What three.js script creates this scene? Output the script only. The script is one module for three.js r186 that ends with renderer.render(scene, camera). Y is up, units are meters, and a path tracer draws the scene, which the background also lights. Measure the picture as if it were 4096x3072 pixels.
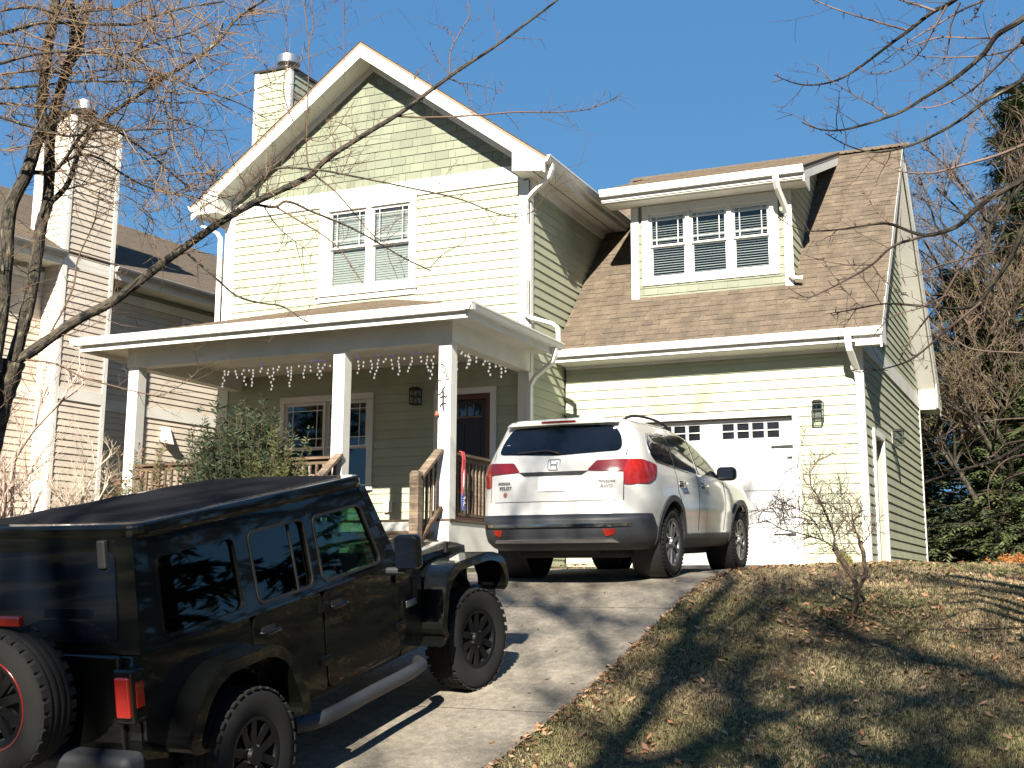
import * as THREE from 'three';
import { mergeGeometries } from 'three/addons/utils/BufferGeometryUtils.js';
import { RoundedBoxGeometry } from 'three/addons/geometries/RoundedBoxGeometry.js';

// ---------- camera, sky, sun, exposure ----------
const scene = new THREE.Scene();
const camera = new THREE.PerspectiveCamera(33.97, 1024 / 768, 0.1, 600);
camera.position.set(2.88, -0.288, 19.5);
{
  const D = Math.PI / 180, yaw = -24.187 * D, pitch = 10.736 * D, roll = 0.269 * D;
  const fw = new THREE.Vector3(Math.sin(yaw) * Math.cos(pitch), Math.sin(pitch), -Math.cos(yaw) * Math.cos(pitch));
  const r = new THREE.Vector3(Math.cos(yaw), 0, Math.sin(yaw)), u = new THREE.Vector3().crossVectors(r, fw);
  const R = r.clone().multiplyScalar(Math.cos(roll)).addScaledVector(u, Math.sin(roll));
  const U = u.clone().multiplyScalar(Math.cos(roll)).addScaledVector(r, -Math.sin(roll));
  camera.quaternion.setFromRotationMatrix(new THREE.Matrix4().makeBasis(R, U, fw.clone().negate()));
}
camera.setViewOffset(4096, 3072, 0, 154, 4096, 3072);   // the lens axis lies above the middle of the frame

const renderer = new THREE.WebGLRenderer({ antialias: true });
renderer.setSize(1024, 768);
renderer.toneMapping = THREE.LinearToneMapping;
renderer.toneMappingExposure = 3.05;
renderer.shadowMap.enabled = true;

const SUN = new THREE.Vector3(1, 2.75, 4.5).normalize();
{
  // clear winter sky: deep blue overhead, paler towards the horizon, a soft brightening round the sun
  const w = 512, h = 256, d = new Float32Array(w * h * 4);
  for (let y = 0; y < h; y++) for (let x = 0; x < w; x++) {
    const th = (y + 0.5) / h * Math.PI - Math.PI / 2, ph = ((x + 0.5) / w - 0.5) * 2 * Math.PI;
    const dir = new THREE.Vector3(Math.cos(th) * Math.cos(ph), Math.sin(th), Math.cos(th) * Math.sin(ph));
    const e = Math.max(0, dir.y), k = Math.pow(1 - e, 3.2), c = Math.max(0, dir.dot(SUN));
    const halo = 0.03 * Math.pow(c, 8) + 0.12 * Math.pow(c, 60);
    let r = 0.026 + 0.052 * k + halo, g = 0.078 + 0.108 * k + halo * 0.95, b = 0.178 + 0.122 * k + halo * 0.85;
    const i = (y * w + x) * 4;
    d[i] = r; d[i + 1] = g; d[i + 2] = b; d[i + 3] = 1;
  }
  const t = new THREE.DataTexture(d, w, h, THREE.RGBAFormat, THREE.FloatType);
  t.mapping = THREE.EquirectangularReflectionMapping; t.magFilter = THREE.LinearFilter; t.minFilter = THREE.LinearFilter; t.needsUpdate = true;
  scene.background = t; scene.environment = t;
}
const sun = new THREE.DirectionalLight(new THREE.Color().setRGB(1, 0.935, 0.82), 5);
sun.position.copy(SUN).multiplyScalar(60); sun.castShadow = true;
sun.shadow.mapSize.set(4096, 4096);
Object.assign(sun.shadow.camera, { left: -30, right: 30, top: 30, bottom: -30, near: 1, far: 140 });
scene.add(sun, sun.target);

// ---------- helpers ----------
let seed = 7;
const rnd = () => { seed = (seed + 0x6D2B79F5) | 0; let t = Math.imul(seed ^ (seed >>> 15), 1 | seed); t = (t + Math.imul(t ^ (t >>> 7), 61 | t)) ^ t; return ((t ^ (t >>> 14)) >>> 0) / 4294967296; };
const rr = (a, b) => a + (b - a) * rnd();
const V = (x, y, z) => new THREE.Vector3(x, y, z);
const taken = new Map();
const numbered = (n) => { const k = taken.get(n) ?? 0; taken.set(n, k + 1); return k ? n + '_' + String(k).padStart(3, '0') : n; };
const shade = (o) => { o.castShadow = true; o.receiveShadow = true; return o; };
function part(name, geo, mat, parent) { const m = shade(new THREE.Mesh(geo, mat)); m.name = name; parent.add(m); return m; }
function group(name, parent) { const g = new THREE.Group(); g.name = name; parent.add(g); return g; }
function thing(name, label, category, pos = [0, 0, 0], grp) {
  const g = new THREE.Group(); g.name = numbered(name); g.position.set(...pos); scene.add(g);
  g.userData = { label, category }; if (grp) g.userData.group = grp; return g;
}
function single(name, geo, mat, label, category, grp) { const m = part(numbered(name), geo, mat, scene); m.userData = { label, category }; if (grp) m.userData.group = grp; return m; }
function structure(name, geo, mat) { const m = part(name, geo, mat, scene); m.userData = { kind: 'structure', label: name.replace(/_/g, ' ') }; return m; }

// uv in metres from position and face direction
function muv(g, turn = false) {
  if (g.index) g = g.toNonIndexed();
  if (!g.attributes.normal) g.computeVertexNormals();
  const p = g.attributes.position, n = g.attributes.normal, uv = new Float32Array(p.count * 2);
  for (let i = 0; i < p.count; i++) {
    const ax = Math.abs(n.getX(i)), ay = Math.abs(n.getY(i)), az = Math.abs(n.getZ(i));
    let a, b;
    if (ax >= ay && ax >= az) { a = p.getZ(i); b = p.getY(i); } else if (ay >= az) { a = p.getX(i); b = p.getZ(i); } else { a = p.getX(i); b = p.getY(i); }
    uv[2 * i] = turn ? b : a; uv[2 * i + 1] = turn ? a : b;
  }
  g.setAttribute('uv', new THREE.BufferAttribute(uv, 2));
  return g;
}
function bx(x0, x1, y0, y1, z0, z1, turn) {
  const g = new THREE.BoxGeometry(Math.abs(x1 - x0), Math.abs(y1 - y0), Math.abs(z1 - z0)); g.translate((x0 + x1) / 2, (y0 + y1) / 2, (z0 + z1) / 2);
  return muv(g, turn);
}
const rbx = (w, h, d, r, s = 2) => new RoundedBoxGeometry(w, h, d, s, r);
const strip = (g) => { const o = new THREE.BufferGeometry(); const n = g.index ? g.toNonIndexed() : g; for (const k of ['position', 'normal', 'uv']) o.setAttribute(k, n.attributes[k]); return o; };
const merge = (a) => mergeGeometries(a.map((g) => { if (!g.attributes.uv) g = muv(g); return strip(g); }));
// eight corners: 0-3 bottom loop, 4-7 top loop
function hexa(c) {
  const q = [[3, 2, 1, 0], [4, 5, 6, 7], [0, 1, 5, 4], [1, 2, 6, 5], [2, 3, 7, 6], [3, 0, 4, 7]], pos = [];
  for (const [a, b, d, e] of q) for (const i of [a, b, d, a, d, e]) pos.push(...c[i]);
  const g = new THREE.BufferGeometry(); g.setAttribute('position', new THREE.BufferAttribute(new Float32Array(pos), 3)); g.computeVertexNormals();
  return muv(g);
}
// polygon in (u,v) extruded between depths; map: (u,v,d) -> [x,y,z]
function prism(poly, d0, d1, map, holes = []) {
  const s = new THREE.Shape(poly.map((p) => new THREE.Vector2(p[0], p[1])));
  for (const h of holes) s.holes.push(new THREE.Path(h.map((p) => new THREE.Vector2(p[0], p[1]))));
  let g = new THREE.ExtrudeGeometry(s, { depth: 1, bevelEnabled: false, curveSegments: 6 }); if (g.index) g = g.toNonIndexed(); const p = g.attributes.position;
  for (let i = 0; i < p.count; i++) { const q = map(p.getX(i), p.getY(i), d0 + (d1 - d0) * p.getZ(i)); p.setXYZ(i, q[0], q[1], q[2]); }
  g.deleteAttribute('normal'); g.deleteAttribute('uv'); g.computeVertexNormals();
  // keep faces outward
  let vol = 0; const a = V(), b = V(), c = V();
  for (let i = 0; i < p.count; i += 3) { a.fromBufferAttribute(p, i); b.fromBufferAttribute(p, i + 1); c.fromBufferAttribute(p, i + 2); vol += a.dot(b.cross(c)); }
  if (vol < 0) { for (let i = 0; i < p.count; i += 3) { b.fromBufferAttribute(p, i + 1); c.fromBufferAttribute(p, i + 2); p.setXYZ(i + 1, c.x, c.y, c.z); p.setXYZ(i + 2, b.x, b.y, b.z); } g.computeVertexNormals(); }
  return muv(g);
}
const FZ = (u, v, d) => [u, v, d], FX = (u, v, d) => [d, v, u];    // facing z (u = x) / facing x (u = z)
const rect = (a, b, c, d) => [[a, c], [b, c], [b, d], [a, d]];
// rectangular pipe along points; side: unit vector across
function sweep(pts, side, w, d) {
  const P = pts.map((p) => V(...p)), S = V(...side), rings = [];
  P.forEach((p, i) => {
    const t = (i ? p.clone().sub(P[i - 1]).normalize() : V(0, 0, 0)).add(i < P.length - 1 ? P[i + 1].clone().sub(p).normalize() : V(0, 0, 0)).normalize();
    const n = V().crossVectors(S, t).normalize();
    rings.push([[1, 1], [-1, 1], [-1, -1], [1, -1]].map(([a, b]) => p.clone().addScaledVector(S, a * w / 2).addScaledVector(n, b * d / 2).toArray()));
  });
  const gs = []; for (let i = 0; i + 1 < rings.length; i++) gs.push(hexa([...rings[i], ...rings[i + 1]]));
  const g = merge(gs); return g;
}
// round tapered tube through points with radii
function tube(pts, radii, sides = 6, out = null) {
  const pos = [], nor = [], uv = [], idx = []; let up = V(0, 1, 0), len = 0;
  const T = V(), N = V(), B = V();
  for (let i = 0; i < pts.length; i++) {
    T.copy(pts[Math.min(i + 1, pts.length - 1)]).sub(pts[Math.max(i - 1, 0)]).normalize();
    if (i === 0) { if (Math.abs(T.y) > 0.9) up = V(1, 0, 0); N.crossVectors(up, T).normalize(); } else { N.addScaledVector(T, -N.dot(T)).normalize(); len += pts[i].distanceTo(pts[i - 1]); }
    B.crossVectors(T, N);
    for (let k = 0; k <= sides; k++) {
      const a = k / sides * Math.PI * 2, c = Math.cos(a), s = Math.sin(a);
      const nx = N.x * c + B.x * s, ny = N.y * c + B.y * s, nz = N.z * c + B.z * s;
      pos.push(pts[i].x + nx * radii[i], pts[i].y + ny * radii[i], pts[i].z + nz * radii[i]); nor.push(nx, ny, nz); uv.push(k / sides * Math.max(0.05, radii[0] * 6.28), len);
    }
    if (i) for (let k = 0; k < sides; k++) { const a = (i - 1) * (sides + 1) + k, b = a + sides + 1; idx.push(a, a + 1, b, b, a + 1, b + 1); }
  }
  if (out) { const o = out.pos.length / 3; for (const v of pos) out.pos.push(v); for (const v of nor) out.nor.push(v); for (const v of uv) out.uv.push(v); for (const v of idx) out.idx.push(v + o); return; }
  return buf({ pos, nor, uv, idx });
}
function buf(o) {
  const g = new THREE.BufferGeometry();
  g.setAttribute('position', new THREE.BufferAttribute(new Float32Array(o.pos), 3)); g.setAttribute('normal', new THREE.BufferAttribute(new Float32Array(o.nor), 3)); g.setAttribute('uv', new THREE.BufferAttribute(new Float32Array(o.uv), 2));
  if (o.col) g.setAttribute('color', new THREE.BufferAttribute(new Float32Array(o.col), 3));
  if (o.idx) g.setIndex(o.idx); return g;
}
const soup = () => ({ pos: [], nor: [], uv: [], idx: [] });

// ---------- textures ----------
const hash = (x, y, s) => { let h = Math.imul(x, 374761393) + Math.imul(y, 668265263) + Math.imul(s, 1274126177); h = Math.imul(h ^ (h >>> 13), 1274126177); return ((h ^ (h >>> 16)) >>> 0) / 4294967296; };
function vnoise(x, y, per, s) {                                   // tiling value noise
  const xi = Math.floor(x), yi = Math.floor(y), fx = x - xi, fy = y - yi, u = fx * fx * (3 - 2 * fx), v = fy * fy * (3 - 2 * fy), m = (a, p) => ((a % p) + p) % p;
  const h = (a, b) => hash(m(xi + a, per[0]), m(yi + b, per[1]), s);
  return (h(0, 0) * (1 - u) + h(1, 0) * u) * (1 - v) + (h(0, 1) * (1 - u) + h(1, 1) * u) * v;
}
function tex(size, metres, fn, srgb = true) {                      // fn(u,v,noise) -> [r,g,b] 0..1
  const d = new Uint8Array(size * size * 4);
  for (let y = 0; y < size; y++) for (let x = 0; x < size; x++) {
    const u = x / size, v = y / size, nz = (fx, fy, s = 1) => vnoise(u * fx, v * fy, [fx, fy], s), c = fn(u, v, nz), i = (y * size + x) * 4;
    d[i] = Math.max(0, Math.min(255, c[0] * 255)); d[i + 1] = Math.max(0, Math.min(255, c[1] * 255)); d[i + 2] = Math.max(0, Math.min(255, c[2] * 255)); d[i + 3] = 255;
  }
  const t = new THREE.DataTexture(d, size, size); t.wrapS = t.wrapT = THREE.RepeatWrapping; t.magFilter = THREE.LinearFilter; t.minFilter = THREE.LinearMipmapLinearFilter; t.generateMipmaps = true;
  t.repeat.set(1 / metres[0], 1 / metres[1]); if (srgb) t.colorSpace = THREE.SRGBColorSpace; t.needsUpdate = true; return t;
}
const g3 = (v) => [v, v, v];
const fbm = (n, f, s, st = 1) => (n(f, f * st, s) + 0.5 * n(f * 2, f * 2 * st, s + 1) + 0.25 * n(f * 4, f * 4 * st, s + 2) + 0.125 * n(f * 8, f * 8 * st, s + 3)) / 1.875;
const TX = {
  paint: tex(512, [2.6, 2.6], (u, v, n) => g3(0.9 + 0.1 * fbm(n, 5, 3) + 0.03 * n(180, 90, 9) - 0.06 * Math.pow(n(11, 7, 21), 4))),
  grain: tex(512, [1.3, 1.3], (u, v, n) => g3(0.5 + 0.35 * (n(6, 120, 5) - 0.5) + 0.25 * (n(16, 256, 6) - 0.5)), false),
  weather: tex(512, [1.1, 1.1], (u, v, n) => { const a = n(5, 70, 5), b = n(9, 200, 6), k = fbm(n, 4, 8); const t = 0.52 + 0.35 * a * b + 0.2 * (k - 0.5); return [t, t * 0.9, t * 0.79]; }),
  granule: tex(512, [0.7, 0.7], (u, v, n) => { const t = 0.72 + 0.5 * (n(250, 250, 3) - 0.5) + 0.22 * (fbm(n, 5, 8) - 0.5); return [t, t * 0.985, t * 0.97]; }),
  granuleB: tex(256, [0.3, 0.3], (u, v, n) => g3(n(128, 128, 4)), false),
  concrete: tex(1024, [5.3, 5.3], (u, v, n) => { const k = fbm(n, 4, 3), s = Math.pow(fbm(n, 9, 31), 2.2); let t = 0.74 + 0.3 * (k - 0.5) + 0.17 * (n(512, 512, 7) - 0.5) + 0.14 * (n(120, 120, 8) - 0.5) - 0.3 * Math.max(0, s - 0.28) - 0.5 * Math.max(0, n(37, 37, 61) * n(90, 90, 62) - 0.72); const cr = Math.abs(fbm(n, 3, 77) - 0.5); if (cr < 0.004) t -= 0.16 * (1 - cr / 0.004) * n(8, 8, 5); return [t * 1.0, t * 0.955, t * 0.88]; }),
  concreteB: tex(512, [0.8, 0.8], (u, v, n) => g3(0.6 * n(200, 200, 4) + 0.4 * fbm(n, 20, 6)), false),
  bark: tex(512, [0.9, 0.9], (u, v, n) => { const a = fbm(n, 7, 3), f = n(70, 40, 4), l = Math.max(0, fbm(n, 11, 19) - 0.52) * 2.6, d = Math.max(0, fbm(n, 9, 41) - 0.56) * 2.2, t = 0.42 + 0.5 * (a - 0.5) + 0.22 * (f - 0.5) - d; return [t + l * 0.5, t * 0.94 + l * 0.52, t * 0.86 + l * 0.44]; }),
  barkB: tex(256, [0.35, 0.7], (u, v, n) => g3(n(26, 7, 3) * n(50, 16, 4)), false),
  soil: tex(1024, [3.7, 3.7], (u, v, n) => {
    const k = fbm(n, 4, 3), m = fbm(n, 9, 17), f = n(300, 300, 7), c = n(120, 120, 12), gr = Math.max(0, Math.min(1, (k - 0.40) * 4.5));
    const t = 0.62 + 0.55 * (f - 0.5) + 0.35 * (c - 0.5) + 0.4 * (m - 0.5), A = [0.50, 0.42, 0.27], B = [0.36, 0.38, 0.17];
    return A.map((a, i) => (a + (B[i] - a) * gr) * t * 1.35);
  }),
  cloth: tex(256, [0.12, 0.12], (u, v, n) => g3(0.5 + 0.5 * Math.sin(u * 201) * Math.sin(v * 201)), false),
};
const lin = (r, g, b) => new THREE.Color().setRGB(r, g, b);
const std = (c, o = {}) => new THREE.MeshStandardMaterial({ color: c, roughness: 0.7, ...o });
const phys = (c, o = {}) => new THREE.MeshPhysicalMaterial({ color: c, ...o });
const painted = (r, g, b) => std(lin(r, g, b), { roughness: 0.62, map: TX.paint, bumpMap: TX.grain, bumpScale: 0.0012 });
const M = {
  siding: [0.97, 1, 1.04].map((k) => painted(0.35 * k, 0.367 * k, 0.258 * k)),
  shake: [0.9, 1, 1.09].map((k) => painted(0.185 * k, 0.198 * k, 0.135 * k)),
  trim: painted(0.66, 0.645, 0.59), trim2: painted(0.66, 0.645, 0.59),
  soffit: painted(0.66, 0.645, 0.59), sheath: std(lin(0.25, 0.24, 0.2), { roughness: 0.9 }), vent: std(lin(0.05, 0.045, 0.04)),
  metalWhite: std(lin(0.66, 0.645, 0.59), { roughness: 0.38 }),
  doorWhite: std(lin(0.52, 0.52, 0.51), { roughness: 0.45, map: TX.paint }),
  glass: phys(lin(0.93, 0.96, 0.95), { roughness: 0.02, transmission: 1, thickness: 0, ior: 1.5 }),
  darkGlass: phys(lin(0.012, 0.013, 0.016), { roughness: 0.04, clearcoat: 1, clearcoatRoughness: 0.02 }),
  blindGrey: std(lin(0.24, 0.238, 0.22), { roughness: 0.7 }), blind: std(lin(0.4, 0.4, 0.37), { roughness: 0.6 }),
  roofing: [[0.102, 0.083, 0.063], [0.093, 0.076, 0.058], [0.11, 0.09, 0.069], [0.087, 0.072, 0.056]].map(([r, g, b]) => std(lin(r * 2.25, g * 2.15, b * 2.0), { roughness: 0.95, map: TX.granule, bumpMap: TX.granuleB, bumpScale: 0.003 })),
  roofUnder: std(lin(0.22, 0.17, 0.12), { roughness: 0.95 }),
  steel: std(lin(0.55, 0.53, 0.5), { roughness: 0.3, metalness: 0.9 }),
  black: std(lin(0.02, 0.02, 0.02), { roughness: 0.5 }),
  iron: std(lin(0.03, 0.028, 0.026), { roughness: 0.55, metalness: 0.4 }),
  deck: std(lin(0.3, 0.24, 0.185), { roughness: 0.85, map: TX.weather, bumpMap: TX.grain, bumpScale: 0.004 }),
  deckGrey: std(lin(0.5, 0.46, 0.41), { roughness: 0.85, map: TX.weather, bumpMap: TX.grain, bumpScale: 0.004 }),
  doorWood: std(lin(0.26, 0.085, 0.03), { roughness: 0.45, map: TX.weather }), doorDark: std(lin(0.045, 0.02, 0.013), { roughness: 0.4, map: TX.weather }),
  room: std(lin(0.22, 0.2, 0.17), { roughness: 0.9 }),
};
// ---------- lap siding, shingles, gutters, windows ----------
const ax = (axis) => (axis === 'z' ? FZ : FX);
function lap(b0, b1, t0, t1, y0, y1, plane, dir, axis, proud = 0.02) {
  const m = ax(axis), bk = plane - dir * 0.006, fb = plane + dir * proud, ft = plane + dir * 0.005;
  return hexa(dir * (axis === 'z' ? 1 : -1) > 0
    ? [m(b0, y0, fb), m(b1, y0, fb), m(b1, y0, bk), m(b0, y0, bk), m(t0, y1, ft), m(t1, y1, ft), m(t1, y1, bk), m(t0, y1, bk)]
    : [m(b1, y0, fb), m(b0, y0, fb), m(b0, y0, bk), m(b1, y0, bk), m(t1, y1, ft), m(t0, y1, ft), m(t0, y1, bk), m(t1, y1, bk)]);
}
function sidingWall(parent, { axis = 'z', plane, dir = 1, y0, y1, e = 0.15, lo, hi, holes = [], mats = M.siding, name = 'siding_board' }) {
  const L = typeof lo === 'function' ? lo : () => lo, H = typeof hi === 'function' ? hi : () => hi;
  for (let y = y0; y < y1 - 0.02; y += e) {
    const yt = Math.min(y + e + 0.012, y1), yc = (y + Math.min(y + e, y1)) / 2;
    let spans = [[L(y), H(y), L(yt), H(yt)]];
    for (const [a, b, c, d] of holes) if (yc > c && yc < d) spans = spans.flatMap(([p, q, r, s]) => (q <= a || p >= b ? [[p, q, r, s]] : [[p, a, r, a], [b, q, b, s]].filter(([u, v]) => v - u > 0.01)));
    for (const [p, q, r, s] of spans) {
      if (q - p < 0.02 || s - r < 0) continue;
      const cuts = [p]; let at = p + rr(1.2, 3.6); while (at < q - 0.6) { cuts.push(at); at += 3.6; } cuts.push(q);
      for (let i = 0; i + 1 < cuts.length; i++) {
        const a = cuts[i] + (i ? 0.0015 : 0), b = cuts[i + 1] - (i + 2 < cuts.length ? 0.0015 : 0);
        part(name, lap(a, b, i ? a : r, i + 2 < cuts.length ? b : s, y, yt, plane, dir, axis, rr(0.0215, 0.0235)), mats[Math.floor(rnd() * mats.length)], parent);
      }
    }
  }
}
function clip(poly, f) {                                           // keep the side where f >= 0
  const out = [];
  poly.forEach((p, i) => { const q = poly[(i + 1) % poly.length], a = f(p), b = f(q); if (a >= 0) out.push(p); if (a * b < 0) { const t = a / (a - b); out.push([p[0] + (q[0] - p[0]) * t, p[1] + (q[1] - p[1]) * t]); } });
  return out;
}
function shakes(parent, { axis = 'z', plane, dir = 1, x0, x1, y0, y1, e = 0.15, cuts = [], wmin = 0.1, wmax = 0.3, mats = M.shake }) {
  for (let y = y0; y < y1 - 0.01; y += e) {
    let x = x0 - rr(0, 0.2);
    while (x < x1) {
      const w = rr(wmin, wmax), a = Math.max(x, x0) + 0.0028, b = Math.min(x + w, x1) - 0.0028; x += w;
      if (b - a < 0.02) continue;
      let poly = rect(a, b, y, Math.min(y + e + 0.01, y1)); for (const f of cuts) poly = clip(poly, f);
      if (poly.length < 3) continue;
      const m = ax(axis), th = rr(0.015, 0.021), yb = y, yt = y + e + 0.01;
      const g = prism(poly, 0, 1, (u, v, d) => m(u, v, plane + dir * (d < 0.5 ? -0.004 : th + (0.004 - th) * (v - yb) / (yt - yb))));
      part('shingle', g, mats[Math.floor(rnd() * mats.length)], parent);
    }
  }
}
// K gutter: profile (out, up) swept along a straight line; P0,P1 at the back top edge, out = outward unit vector
function gutter(P0, P1, out, k = 1) {
  const prof = [[0, -0.11], [0.075, -0.11], [0.082, -0.085], [0.1, -0.06], [0.112, -0.045], [0.112, -0.028], [0.122, -0.022], [0.122, 0], [0.112, 0], [0.112, -0.01], [0.01, -0.01], [0, 0]].map(([a, b]) => [a * k, b * k]);
  const a = V(...P0), t = V(...P1).sub(a), o = V(...out);
  return prism(prof, 0, 1, (u, v, d) => a.clone().addScaledVector(t, d).addScaledVector(o, u).add(V(0, v, 0)).toArray());
}
const sub = (x0, x1, y0, y1, z0, z1, mat, name, parent) => part(name, bx(x0, x1, y0, y1, z0, z1), mat, parent);
// double-hung window facing z: glass opening x0..x1, y0..y1, meeting rail ym; plane = wall face
function sashWindow(parent, x0, x1, y0, y1, ym, plane, { blinds = true, muntin = M.trim2, tint = M.glass, blindDrop = 0, tilt = 0.62, slat = M.blind } = {}) {
  const w = group('window', parent), z = plane, s = 0.035;
  const bar = (n, a, b, c, d, z0, z1, m = M.trim2) => sub(a, b, c, d, z0, z1, m, n, w);
  // jambs reach back through the wall
  part('frame', merge([bx(x0 - 0.05, x0 - 0.03, y0 - 0.05, y1 + 0.05, z - 0.13, z + 0.005), bx(x1 + 0.03, x1 + 0.05, y0 - 0.05, y1 + 0.05, z - 0.13, z + 0.005), bx(x0 - 0.03, x1 + 0.03, y1 + 0.03, y1 + 0.05, z - 0.13, z + 0.005), bx(x0 - 0.03, x1 + 0.03, y0 - 0.05, y0 - 0.03, z - 0.13, z + 0.005)]), M.trim2, w);
  // upper sash in front, lower sash behind
  const fr = (a, b, c, d, zf) => merge([bx(a - 0.03, a, c - 0.03, d + 0.03, zf - 0.03, zf), bx(b, b + 0.03, c - 0.03, d + 0.03, zf - 0.03, zf), bx(a, b, d, d + 0.03, zf - 0.03, zf), bx(a, b, c - 0.03, c, zf - 0.03, zf)]);
  part('upper_sash', fr(x0, x1, ym + 0.02, y1, z - 0.005), M.trim2, w); part('lower_sash', fr(x0, x1, y0, ym - 0.03, z - 0.045), M.trim2, w);
  part('pane', bx(x0, x1, ym + 0.02, y1, z - 0.021, z - 0.019), tint, w); part('pane', bx(x0, x1, y0, ym - 0.03, z - 0.061, z - 0.059), tint, w);
  if (muntin) {
    const W = x1 - x0, H = y1 - ym, t = 0.0065;
    for (const k of [0.15, 0.83]) bar('muntin', x0 + W * k - t, x0 + W * k + t, ym + 0.02, y1, z - 0.018, z - 0.008, muntin);
    for (const k of [0.22, 0.88]) bar('muntin', x0, x1, ym + H * k - t, ym + H * k + t, z - 0.0175, z - 0.0085, muntin);
  }
  if (blinds) {
    const e = 0.043;
    for (let y = y0 + 0.01; y < y1 - 0.05 - blindDrop; y += e) {
      const g = new THREE.BoxGeometry(x1 - x0 + 0.03, 0.003, 0.046); g.rotateX(tilt + rr(-0.05, 0.05)); g.translate((x0 + x1) / 2, y + e / 2, z - 0.1); part('blind_slat', g, slat, w);
    }
    bar('blind_headrail', x0 - 0.01, x1 + 0.01, y1 - 0.045, y1 + 0.005, z - 0.12, z - 0.08, M.blind);
  }
  return w;
}
function lantern(label, pos, turn) {
  const t = thing('wall_lantern', label, 'lantern', pos, 'outdoor lanterns on the green house'); t.rotation.y = turn;
  part('back_plate', bx(-0.06, 0.06, -0.1, 0.1, 0, 0.015), M.steel, t);
  part('roof_cap', hexa([[-0.085, 0.11, 0.02], [0.085, 0.11, 0.02], [0.085, 0.11, 0.2], [-0.085, 0.11, 0.2], [-0.05, 0.15, 0.05], [0.05, 0.15, 0.05], [0.05, 0.15, 0.17], [-0.05, 0.15, 0.17]].map((p, i, a) => a[[3, 2, 1, 0, 7, 6, 5, 4][i]])), M.iron, t);
  const posts = []; for (const sx of [-1, 1]) for (const z of [0.035, 0.185]) posts.push(bx(sx * 0.072 - 0.006, sx * 0.072 + 0.006, -0.13, 0.11, z - 0.006, z + 0.006));
  for (const y of [-0.13, -0.005]) posts.push(bx(-0.078, 0.078, y - 0.008, y + 0.008, 0.178, 0.192), bx(-0.078, 0.078, y - 0.008, y + 0.008, 0.028, 0.042), bx(-0.078, -0.066, y - 0.008, y + 0.008, 0.042, 0.178), bx(0.066, 0.078, y - 0.008, y + 0.008, 0.042, 0.178));
  part('cage', merge(posts), M.iron, t); part('arm', bx(-0.012, 0.012, 0.04, 0.06, 0.015, 0.06), M.iron, t);
  const fg = phys(lin(0.8, 0.84, 0.82), { roughness: 0.05, transmission: 1, thickness: 0 });
  part('glass', bx(-0.064, 0.064, -0.12, 0.105, 0.182, 0.184), fg, t); part('glass', bx(-0.073, -0.071, -0.12, 0.105, 0.044, 0.176), fg, t); part('glass', bx(0.071, 0.073, -0.12, 0.105, 0.044, 0.176), fg, t);
  return t;
}

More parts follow.
